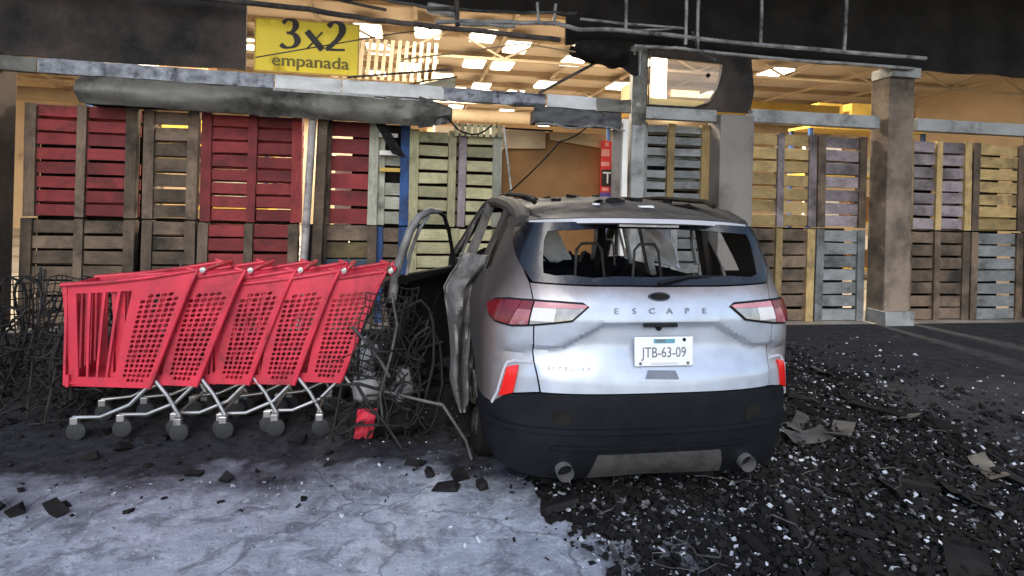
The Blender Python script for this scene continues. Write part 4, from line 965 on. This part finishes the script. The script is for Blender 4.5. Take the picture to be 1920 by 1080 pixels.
fl_panel(1, [(1.3, .95), (1.48, .955), (1.48, .985), (1.3, .98)], .03, M_blacktrim, 'handle', .02, dr, .02)
cp('window_frame', MB().tube([(.89, 1.19, 1.1), (.70, 1.05, 1.58), (.69, 1.6, 1.6), (.69, 2.12, 1.59), (.88, 2.24, 1.1)], .02, 8), M_doorlight, dr)
# bonnet and front end, inside the store front
cp('bonnet', panel(MB(), [(-.80, 3.45), (.80, 3.45), (.78, 4.1), (.55, 4.42), (-.55, 4.42), (-.78, 4.1)], lambda x, y: (x, y, 1.08 - .10 * (y - 3.45) - .22 * smoothstep(4.0, 4.5, y) - .07 * (x / .8) ** 2 + .02 * nz((x * 3, y * 3, 1))), .06, .008), M_char)
cp('front_bumper', MB().sheet(lambda u, v: ((u - .5) * 1.76, 4.50 - .22 * (abs(u - .5) * 2) ** 3, .25 + .62 * v), 20, 6, .02), M_char)
cp('scuttle', MB().box((0, 3.5, 1.0), (1.66, .25, .10)), M_interior)
# cabin: floor, wheel boxes, seat shells, steering wheel, dashboard
cp('floor_pan', MB().box((0, 2.3, .26), (1.70, 3.7, .10)), M_interior, smooth=None)
cp('boot_floor', MB().box((0, .62, .62), (1.40, .80, .06)), M_interior, smooth=None)
for sgn in (-1, 1): cp('wheel_box', MB().box((sgn * .66, .95, .55), (.30, .95, .62), jit=.02), M_interior, smooth=None)
cp('boot_bulkhead', MB().sheet(lambda u, v: ((u - .5) * 1.5, .22 + .1 * nz((u * 6, v * 3, 2)), .35 + .80 * v), 10, 6, .01), M_interior)
def lumpsheet(y, z0, z1, x0, x1, seed, amp=.06): return MB().sheet(lambda u, v: (x0 + (x1 - x0) * u, y + amp * nz((u * 6, v * 5, seed)), z0 + (z1 - z0 + amp * 1.1 * nz((u * 9, 0, seed + 3)) + amp * .7 * nz((u * 25, 0, seed + 8))) * v), 46, 10, .08)
cp('rear_seat', lumpsheet(1.28, .45, 1.155, -.68, .68, 1), M_interior)
cp('seat_cushion', MB().box((0, 1.62, .52), (1.3, .55, .14), jit=.03), M_interior, smooth=None)
for k, x in enumerate((-.40, .42)):
    st = cp('front_seat', lumpsheet(2.35, .45, 1.14, x - .24, x + .24, 5 + k), M_interior)
    cp('seat_cushion', MB().box((x, 2.62, .50), (.48, .5, .13), jit=.03), M_interior, st, smooth=None)
    cp('headrest_frame', MB().tube([(x - .11, 2.33, 1.08), (x - .10, 2.31, 1.26), (x - .07, 2.30, 1.32), (x + .07, 2.30, 1.32), (x + .10, 2.31, 1.26), (x + .12, 2.33, 1.08)], .012, 8), M_quilt, st)
for x in (-.05, .40):
    cp('headrest_frame', MB().tube([(x - .10, 1.25, 1.08), (x - .095, 1.24, 1.31), (x - .06, 1.235, 1.355), (x + .06, 1.235, 1.36), (x + .095, 1.24, 1.31), (x + .13, 1.25, 1.08)], .011, 8), M_quilt)
cp('dashboard', lumpsheet(3.25, .6, 1.07, -.76, .76, 9, .08), M_interior)
cp('steering_wheel', MB().tube([(-.38 + .18 * math.cos(t * math.pi / 8), 2.98 + .05 * math.sin(t * math.pi / 8), 1.02 + .17 * math.sin(t * math.pi / 8)) for t in range(16)], .013, 8, closed=True), M_quilt)
# collapsed curtain airbag on the left, pale twisted trims on the right
def bag(u, v):
    x = -.44 + .24 * u + .12 * (1 - v) * u; return (x, 1.40 + .20 * u + .05 * nz((u * 5, v * 5, 4)), 1.20 + .34 * v * (1 - .35 * u) + .03 * nz((u * 4, v * 4, 1)))
cp('airbag', MB().sheet(bag, 14, 14, .02), M_airbag)
cp('belt_strap', MB().tube([(-.55, 1.5, 1.50), (-.50, 1.45, 1.38), (-.36, 1.4, 1.24), (-.30, 1.38, 1.18)], .010, 6), M_char)
cp('twisted_trim', MB().sheet(lambda u, v: (.46 + .16 * u + (.14 + .02 * u) * (1 - v), 1.55 + .05 * nz((u * 3, v * 4, 2)) - .1 * u, 1.20 + .36 * v - .05 * u * (1 - v)), 8, 14, .012), M_airbag)
cp('twisted_trim', MB().tube([(.22, 1.9, 1.1), (.21, 1.9, 1.45), (.26, 1.88, 1.53), (.40, 1.86, 1.53), (.44, 1.84, 1.45), (.50, 1.8, 1.15)], .018, 8), M_ashlight)
cp('belt_strap', MB().tube([(.74, 1.2, 1.50), (.80, 1.3, 1.35), (.84, 1.3, 1.2)], .016, 6), M_ashlight)
cp('interior_wire', MB().tube([(.66, .6, 1.2), (.6, .5, 1.27), (.55, .38, 1.24), (.5, .3, 1.2)], .01, 6), M_doorlight)
cp('roof_lining_rod', MB().tube([(.02, 1.2, 1.62), (.05, 1.25, 1.4), (.03, 1.3, 1.15)], .03, 8), M_soot)

# wheels
def wheel(x, y, z, sgn):
    wmb = MB().lathe([(.17, -.10), (.30, -.115), (.325, -.09), (.33, 0), (.325, .09), (.30, .115), (.17, .10)], (0, 0, 0), 'x', 28)
    wh_ = cp('wheel', wmb, M_char, None, loc=(x, y, z))
    cp('rim', MB().lathe([(.0, .085), (.06, .085), (.07, .05), (.20, .06), (.235, .10), (.235, -.1)] if sgn > 0 else [(.0, -.085), (.06, -.085), (.07, -.05), (.20, -.06), (.235, -.10), (.235, .1)], (0, 0, 0), 'x', 28), M_rim, wh_)
    mb = MB()
    for k in range(5):
        a = 2 * math.pi * k / 5; mb.bar((sgn * .09, .05 * math.cos(a), .05 * math.sin(a)), (sgn * .10, .215 * math.cos(a), .215 * math.sin(a)), .05, .03, up=(1, 0, 0))
    cp('spokes', mb, M_rim, wh_)
for sgn in (-1, 1):
    wheel(sgn * .80, .95, .30, sgn); wheel(sgn * .80, 3.66, .30, sgn)
# open left rear door (hinged at the B pillar)
HA = 31
door = empty('open_rear_door', (-.935, 2.25, 0), None, None, rz=R(-HA)); del_keys = [k for k in ('label', 'category') if k in door]
door.parent = car; door['label'] = 'charred rear door hanging open'
def dm(p, bulge=0.): return Vector((p[0], p[1], p[2]))
# local: door runs along -y from hinge, thickness along x
dpoly = [(0, .28), (.72, .28), (.78, .50), (.90, .76), (1.0, .92), (1.02, 1.04), (0, 1.06)]
MB_ = panel(MB(), mir(dpoly), lambda u, v: (-.03 - .05 * math.sin(math.pi * min(1, max(0, (v - .28) / .8))) + .02 * nz((u * 4, v * 4, 3)), u, v), .06, .05)
MB_.build('door_skin', M_char, door, smooth=40)
mb = MB(); mb.tube([(-.02, -1.02, .90), (-.01, -1.0, 1.10), (.02, -.97, 1.25), (.06, -.93, 1.42), (.09, -.86, 1.52), (.11, -.74, 1.565), (.12, -.60, 1.56)], [.034, .036, .034, .032, .03, .028, .02], 10); mb.build('window_frame', M_doorlight, door, smooth=50)
mb = MB(); mb.tube([(.01, -.90, 1.02), (.03, -.87, 1.25), (.07, -.82, 1.42), (.1, -.74, 1.53)], .014, 8); mb.build('window_frame', M_ashlight, door, smooth=50)
mb = MB(); mb.tube([(.12, -.62, 1.56), (.11, -.50, 1.52), (.08, -.36, 1.40), (.04, -.22, 1.25), (0, -.10, 1.05), (0, -.06, .9)], .017, 8); mb.build('window_frame', M_soot, door, smooth=50)
mb = MB(); mb.box((-.01, -.52, 1.06), (.07, 1.0, .05), jit=.008); mb.build('sill_rail', M_char, door)
mb = MB(); mb.tube([(-.05, -.95, .42), (-.06, -.5, .44), (-.04, -.2, .43)], .014, 8); mb.tube([(-.08, -.15, .95), (-.09, -.35, .68), (-.08, -.5, .44)], .012, 8); mb.tube([(-.09, -.05, .95), (-.10, -.22, .68), (-.09, -.34, .44)], .012, 8); mb.build('door_bar', M_ash, door, smooth=50)
# crumpled skin torn from the left flank
CP = [(-1.020, -.70, 1.285), (-1.03, -.74, 1.215), (-1.08, -.78, 1.14), (-1.125, -.86, 1.05), (-1.105, -.90, .95), (-1.085, -.925, .84), (-1.065, -.945, .70), (-1.055, -.955, .56), (-1.06, -.95, .42), (-1.03, -.94, .31), (-.995, -.965, .22)]
def crump(u, v):
    t = v * (len(CP) - 1); i = min(len(CP) - 2, int(t)); f = t - i; a, b = CP[i], CP[i + 1]
    xl = a[0] + (b[0] - a[0]) * f; xr = a[1] + (b[1] - a[1]) * f; z = a[2] + (b[2] - a[2]) * f
    x = xl + (xr - xl) * u
    return (x, 1.10 + .06 * math.sin(u * 9 + v * 3) + .08 * nz((u * 2.5, v * 6, 1)) + .03 * nz((u * 6, v * 14, 5)) - .05 * u, z)
cp('crumpled_skin', MB().sheet(crump, 16, 44, .006), M_doorlight, smooth=30)
cp('crumpled_skin', MB().sheet(lambda u, v: (-.80 + .14 * u - .03 * v, 1.08 + .05 * nz((u * 4, v * 5, 3)), 1.26 - .10 * v - .03 * u), 8, 8, .006), M_doorlight, smooth=30)
cp('crumpled_skin', MB().sheet(lambda u, v: (-.955 + .07 * u - .03 * math.sin(3 * v), 1.03 + .05 * nz((u * 4, v * 6, 7)), .86 - .55 * v - .05 * u), 6, 20, .005), M_ash, smooth=30)

# ------------------------------------------------------------------ shopping carts
def cart_mesh_parts():
    P = {}
    # side panel, local x forward, z up: band with rounded holes near the rear edge
    def side(sgn):
        mb = MB(); nx, nzv = 9, 22
        def pos(u, v):        # u 0..1 along, v 0..1 up
            z = .36 + (1.08 - .36) * v; xr = .28 * (1 - v) ** .85; xf = .80 + .06 * v
            x = xr + (xf - xr) * u; y = sgn * (.255 - .085 * u + .015 * v)
            zz = z + (.06 * (1 - u) ** 3 * v ** 3) - .05 * u * v
            return Vector((x, y, zz))
        us = [0, .05, .105, .16, .215, .27, .325, .38, .43, .46, .55, .575, .665, .69, .78, .805, .895, .93, 1.]
        vs_ = [k / nzv for k in range(nzv + 1)]
        for i in range(len(us) - 1):
            for j in range(nzv):
                u0, u1, v0, v1 = us[i], us[i + 1], vs_[j], vs_[j + 1]
                cu, cv = (u0 + u1) / 2, (v0 + v1) / 2
                inside = ((cu - .215) / .19) ** 4 + ((cv - .46) / .40) ** 4 < 1 and i < 8
                if i in (9, 11, 13, 15) and .10 < cv < .90: continue
                if not inside:
                    mb.add([pos(u0, v0), pos(u1, v0), pos(u1, v1), pos(u0, v1)], [(0, 1, 2, 3)]); continue
                rnd = random.Random(i * 100 + j); ru, rv = (u1 - u0) * rnd.uniform(.36, .46), (v1 - v0) * rnd.uniform(.33, .46)
                ocu, ocv = cu + (u1 - u0) * rnd.uniform(-.03, .03), cv + (v1 - v0) * rnd.uniform(-.03, .03)
                outer = [(u0, v0), (cu, v0), (u1, v0), (u1, cv), (u1, v1), (cu, v1), (u0, v1), (u0, cv)]
                angs = [225, 270, 315, 0, 45, 90, 135, 180]
                inner = [(ocu + ru * math.cos(R(a)), ocv + rv * math.sin(R(a))) for a in angs]
                mb.add([pos(*q) for q in outer] + [pos(*q) for q in inner], [(k, (k + 1) % 8, 8 + (k + 1) % 8, 8 + k) for k in range(8)])
        return mb
    P['side_panel'] = [side(-1), side(1)]
    return P
def weld(me):
    bm = bmesh.new(); bm.from_mesh(me); bmesh.ops.remove_doubles(bm, verts=bm.verts, dist=.0004); bmesh.ops.recalc_face_normals(bm, faces=bm.faces); bm.to_mesh(me); bm.free()
def make_cart(label, group):
    e = empty('shopping_cart', (0, 0, 0), label, 'shopping cart', group)
    for mb in cart_mesh_parts()['side_panel']:
        o = mb.build('side_panel', M_cart, e); weld(o.data); sm = o.modifiers.new('thickness', 'SOLIDIFY'); sm.thickness = .012; sm.offset = 0
    # raised rim along the rear edge and top
    for sgn in (-1, 1):
        pts = []
        for k in range(12):
            v = k / 11; pts.append((.28 * (1 - v) ** .85 + .004, sgn * (.258 + .015 * v), .36 + .72 * v + .06 * v ** 3))
        MB().tube(pts + [(.07, sgn * .27, 1.155)], .014, 8).build('rim', M_cart, e, smooth=60)
        MB().tube([(.02, sgn * .27, 1.14), (.30, sgn * .25, 1.09), (.6, sgn * .225, 1.05), (.86, sgn * .20, 1.03)], .014, 8).build('rim', M_cart, e, smooth=60)
    # front panel with slots
    mb = MB()
    for k in range(7):
        mb.box((.83 - .0 * k, -.18 + k * .06, .70), (.014, .03, .66))
    mb.box((.835, 0, 1.0), (.02, .40, .06)); mb.box((.81, 0, .40), (.02, .40, .08)); mb.build('front_panel', M_cart, e)
    MB().box((.54, 0, .385), (.52, .38, .014)).build('basket_floor', M_cart, e)
    MB().tube([(-.02, -.27, 1.12), (-.05, -.26, 1.15), (-.05, .26, 1.15), (-.02, .27, 1.12)], .017, 10).build('handle', M_cart, e, smooth=60)
    for sgn in (-1, 1): MB().lathe([(0, sgn * .285), (.018, sgn * .283), (.022, sgn * .262)], (-.03, 0, 1.145), 'y', 8).build('handle_cap', M_cartmetal, e)
    for sgn in (-1, 1):
        MB().tube([(.26, sgn * .23, .40), (.18, sgn * .235, .30), (.10, sgn * .24, .16)], .013, 8).build('leg', M_cartmetal, e, smooth=60)
        MB().tube([(.28, sgn * .22, .39), (.42, sgn * .215, .24), (.60, sgn * .20, .16), (.78, sgn * .17, .15)], .013, 8).build('leg', M_cartmetal, e, smooth=60)
        for x, y in ((.10, .24), (.76, .17)):
            w_ = MB().lathe([(.0, -.016), (.05, -.016), (.06, -.01), (.06, .01), (.05, .016), (0, .016)], (x, sgn * y, .06), 'y', 16).build('wheel', M_rubber, e, smooth=40)
            MB().box((x + .01, sgn * y, .13), (.05, .045, .05)).build('fork', M_cartmetal, w_, bevel=.006)
    MB().tube([(.12, -.235, .17), (.12, .235, .17)], .011, 8).build('axle_bar', M_cartmetal, e, smooth=60)
    return e
GC = 'red shopping carts nested in a row'
ords = ['rearmost in the row, next to the burnt wire cart'] + [f'{w} in the row counted from the burnt wire cart' for w in ('second', 'third', 'fourth', 'fifth', 'sixth', 'seventh', 'eighth', 'ninth', 'tenth')]
proto = make_cart('red perforated shopping cart, ' + ords[0], GC)
for i in range(5):
    o = proto if i == 0 else copy_tree(proto)
    o.location = (-.20 - .30 * i + random.uniform(-.03, .02), 4.43 + random.uniform(-.012, .012), .0); o.rotation_euler = (0, R(random.uniform(-1.6, .6)), R(180 + random.uniform(-.9, .9)))
    o['label'] = 'red perforated shopping cart, ' + ords[i]
# burnt cart: only the wire is left
bc = empty('burnt_cart', (-.17, 4.02, -.02), 'blackened wire skeleton of a burnt shopping cart beside open car door', 'shopping cart', None, R(-10))
M_bentframe = dull(mat('black_bent_frame', (.03, .028, .027), .7, .2, .5, 9, .2, 5, bump=.3))
for cx_, cy_, cz_, rx_, rz_, ti_ in ((.16, .05, .55, .16, .42, .3), (.02, .12, .42, .20, .34, -.4), (.24, .16, .40, .13, .36, .1), (-.05, .02, .62, .14, .36, .5)):
    MB().tube([(cx_ + rx_ * math.cos(a_) + ti_ * .3 * math.sin(a_) * rz_ + .02 * nz((a_, cx_, 1)), cy_ + .05 * math.sin(2 * a_), max(.02, cz_ + rz_ * math.sin(a_) * (1 + .12 * nz((a_ * 2, cz_, 4))))) for a_ in [2 * math.pi * k_ / 18 for k_ in range(18)]], .011, 6, closed=True).build('bent_hoop', M_bentframe, bc, smooth=60)
def wiregrid(name, fn, nu, nv, r=.0045):
    mb = MB()
    for i in range(nu + 1): mb.tube([fn(i / nu, k / 6) for k in range(7)], r, 4, cap=False)
    for j in range(nv + 1): mb.tube([fn(k / 6, j / nv) for k in range(7)], r, 4, cap=False)
    return mb.build(name, M_wire, bc)
wiregrid('wire_panel', lambda u, v: (-.13 + .27 * u - .10 * (1 - v) + .03 * nz((u * 3, v * 3, 1)), -.05 + .04 * nz((u * 3, v * 3, 2)), .50 + .54 * v - .06 * u + .05 * nz((u * 2, v * 2, 5))), 7, 11)
wiregrid('wire_panel', lambda u, v: (-.13 + .30 * u - .10 * (1 - v), .30 + .04 * nz((u * 3, v * 3, 8)), .45 + .58 * v + .04 * nz((u * 2, v * 2, 3))), 7, 10)
wiregrid('wire_panel', lambda u, v: (.13 + .03 * nz((u * 3, v * 2, 3)) - .10 * (1 - v), -.05 + .36 * u, .46 + .52 * v), 6, 9)
wiregrid('wire_floor', lambda u, v: (-.22 + .28 * u, -.05 + .36 * v, .46 + .02 * nz((u * 3, v * 3, 4))), 6, 6)
for pts, m in (([(-.20, -.10, .82), (-.10, -.11, .72), (.0, -.12, .60), (.06, -.12, .50)], M_ash), ([(.05, -.08, 1.05), (.10, -.11, .84), (.06, -.12, .62), (.0, -.12, .38), (.02, -.11, .22)], M_ash), ([(-.30, -.10, .43), (-.14, -.12, .45), (.02, -.12, .41)], M_wire), ([(-.16, -.12, .45), (-.06, -.13, .30), (.04, -.13, .20), (.16, -.13, .03)], M_wire), ([(-.20, .28, .46), (-.2, .28, .04)], M_wire), ([(.05, .28, .46), (.12, .28, .04)], M_wire), ([(-.26, -.08, .45), (-.32, -.1, .05)], M_wire), ([(.02, -.1, .40), (.28, -.14, .36), (.42, -.16, .34)], M_ash), ([(.42, -.16, .34), (.58, -.22, .14), (.62, -.24, .03)], M_ash)):
    MB().tube(pts, .011, 6).build('frame_tube', m, bc, smooth=60)
rd = random.Random(5); mb = MB()
for k in range(120):
    x, y, z = rd.uniform(-.12, .30), rd.uniform(-.10, .34), rd.uniform(.02, .75) ; x -= .14 * (1 - z)
    p = Vector((x, y, z)); d = Vector((rd.uniform(-1, 1), rd.uniform(-.5, .5), rd.uniform(-1, .6))).normalized(); P = [p.copy()]
    for q in range(5):
        d = (d + .7 * Vector((rd.uniform(-1, 1), rd.uniform(-.6, .6), rd.uniform(-1, 1)))).normalized(); p = p + d * .07; p.z = max(.02, p.z); P.append(p.copy())
    mb.tube(P, rd.choice((.004, .005, .008)), 5)
tag(mb.build('wire_tangle', M_wire, bc), kind='stuff')
for k, (bx, by, bl) in enumerate(((-2.35, 4.7, 'nearer'), (-2.95, 5.1, 'farther'), (-1.95, 5.6, 'deepest'))):
    o = copy_tree(bc); o.location = (bx, by, -.02); o.rotation_euler = (R(-4 + 5 * k), R(6 - 4 * k), R(60 + 80 * k)); o['label'] = f'burnt black wire cart standing left of the red cart row, {bl} one'; o['group'] = 'burnt carts left of the red row'
# pale sacks slumped beside it
for k, (x, y, z, sx, sz, lb) in enumerate(((-.30, 4.16, .55, .07, .12, 'upper'), (-.28, 4.14, .33, .12, .13, 'lower left'), (-.06, 4.16, .35, .075, .13, 'lower right'))):
    tag(lump((x, y, z), sx, .08, sz, 11 + k, M_sack, None, 'plastic_sack'), f'pale scorched plastic sack showing between burnt cart wires, {lb} one', 'sack', 'pale sacks by the burnt cart')
tag(lump((-.17, 4.15, .12), .26, .12, .13, 21, M_soot, None, 'burnt_bundle'), 'black burnt bundle under the pale sacks', 'bundle')
tag(MB().sheet(lambda u, v: (-.36 + .12 * u + .03 * v, 3.98 - .08 * v + .02 * nz((u * 4, v * 4, 1)), .05 + .22 * v + .03 * nz((u * 5, v * 3, 7))), 6, 6, .005).build('plastic_shard', M_cart, None), 'bent red plastic shard standing on the ground under the carts', 'fragment')

# ------------------------------------------------------------------ debris
def debris(name, n, xr, yr, dens, m, smin, smax, seed, flat=.5):
    rd = random.Random(seed); mb = MB()
    k = 0; tries = 0
    while k < n and tries < n * 30:
        tries += 1
        x, y = rd.uniform(*xr), rd.uniform(*yr)
        if rd.random() > dens(x, y): continue
        s = smin + (smax - smin) * rd.random() ** 3; k += 1
        rot = Matrix.Rotation(rd.uniform(0, 6.28), 3, 'Z') @ Matrix.Rotation(rd.uniform(-.6, .6), 3, 'X') @ Matrix.Rotation(rd.uniform(-.6, .6), 3, 'Y')
        d = (s * rd.uniform(.6, 1.8), s * rd.uniform(.5, 1.1), s * rd.uniform(.2, .2 + flat))
        hz = d[2] * .35 + max(0, heap(x, y))
        vs = []
        for sx in (-1, 1):
            for sy in (-1, 1):
                for sz in (-1, 1): vs.append(rot @ Vector((sx * d[0] / 2 * rd.uniform(.5, 1.1), sy * d[1] / 2 * rd.uniform(.5, 1.1), sz * d[2] / 2 * rd.uniform(.6, 1.1))) + Vector((x, y, hz)))
        mb.add(vs, [(0, 1, 3, 2), (4, 6, 7, 5), (0, 4, 5, 1), (2, 3, 7, 6), (0, 2, 6, 4), (1, 5, 7, 3)])
    return tag(mb.build(name, m), kind='stuff')
def edge(x, y): return (1 - .93 * smoothstep(3.3, 4.6, x + .5 * nz((x, y * 1.3, 3)))) * (1 - .9 * smoothstep(5.2, 6.6, y + .6 * nz((x, y, 6)))) * smoothstep(-.10, .16, x - .80 + .22 * nz((x * 1.5, y * 2, 0), 1., 5) + .10 * nz((x * 6, y * 6, 0), 1., 2))
def heap(x, y): return .05 * edge(x, y) * (.5 + nz((x * 1.6, y * 1.6, 0), 1., 9)) * smoothstep(1.6, 2.4, y)
tag(MB().sheet(lambda u, v: (.35 + 6 * u, 1.4 + 5.8 * v, max(-.02, heap(.35 + 6 * u, 1.4 + 5.8 * v) + .012 * nz(((.35 + 6 * u) * 14, (1.4 + 5.8 * v) * 14, 0)) - .012)), 200, 190, .003).build('debris_bed', M_char, None), kind='stuff')
dd = lambda x, y: edge(x, y) + .02
debris('charred_debris', 24000, (.5, 5.2), (1.6, 6.8), dd, M_char, .007, .055, 1)
debris('ash_debris', 8000, (.5, 5.2), (1.6, 6.8), dd, mat('grey_ash_bits', (.19, .19, .20), .85, 0, .6, 30, .45, 25, bump=0), .005, .035, 2)
debris('glass_crumbs', 4200, (-.6, 6.0), (1.6, 6.8), lambda x, y: edge(x, y) + .06, mat('broken_glass_crumb', (.60, .63, .68), .25, 0, .3, 40, 0, bump=0), .005, .03, 3)
debris('burnt_litter', 1500, (-3.5, .9), (3.2, 7.2), lambda x, y: .25 + .6 * smoothstep(3.6, 5, y), M_char, .01, .10, 4)
debris('grit', 1600, (-2.6, 1.2), (1.8, 3.6), lambda x, y: .6, mat('pale_grit', (.34, .35, .38), .8, 0, .5, 30, .3, 20, bump=0), .004, .018, 5)

# curled scraps, strips and wires lying in the rubble
rd = random.Random(12); mb = MB(); mb2 = MB()
for k in range(46):
    x, y = rd.uniform(.75, 4.2), rd.uniform(2.1, 6.6)
    if rd.random() > edge(x, y) + .04: continue
    L0, W0, a0, cu, ti = rd.uniform(.10, .42), rd.uniform(.03, .20), rd.uniform(0, 6.28), rd.uniform(-2.5, 2.5), rd.uniform(-.5, .5); hz = max(0, heap(x, y)) + .02
    def fn(u, v):
        t = (u - .5) * L0; wv = (v - .5) * W0
        lx, lz = t, abs(cu) * t * t * 1.2 + .02 * nz((u * 4, v * 4, k)) + ti * wv
        return (x + lx * math.cos(a0) - wv * math.sin(a0), y + lx * math.sin(a0) + wv * math.cos(a0), hz + max(-.01, lz))
    (mb if k % 3 else mb2).sheet(fn, 7, 4, .002)
for k in range(60):
    x, y = rd.uniform(.75, 4.2), rd.uniform(2.1, 6.6)
    if rd.random() > edge(x, y) + .05: continue
    p = Vector((x, y, .03 + max(0, heap(x, y)))); a0 = rd.uniform(0, 6.28); P = [p.copy()]
    for q in range(7):
        a0 += rd.uniform(-1.4, 1.4); p = p + Vector((math.cos(a0) * .055, math.sin(a0) * .055, rd.uniform(-.02, .025))); p.z = max(.012, p.z); P.append(p.copy())
    mb.tube(P, rd.choice((.002, .0025, .004)), 4)
for k in range(26):
    x, y = rd.uniform(.8, 3.8), rd.uniform(2.1, 6.4)
    if rd.random() > edge(x, y) + .05: continue
    mb2.box((x, y, max(0, heap(x, y)) + .03), (rd.uniform(.12, .42), rd.uniform(.03, .10), rd.uniform(.015, .035)), Matrix.Rotation(rd.uniform(0, 6.3), 3, 'Z') @ Matrix.Rotation(rd.uniform(-.25, .25), 3, 'Y') @ Matrix.Rotation(rd.uniform(-.3, .3), 3, 'X'), jit=.012)
tag(mb.build('twisted_scrap', M_ash, None, smooth=40), kind='stuff')
tag(mb2.build('charred_scrap', M_char, None, smooth=40), kind='stuff')
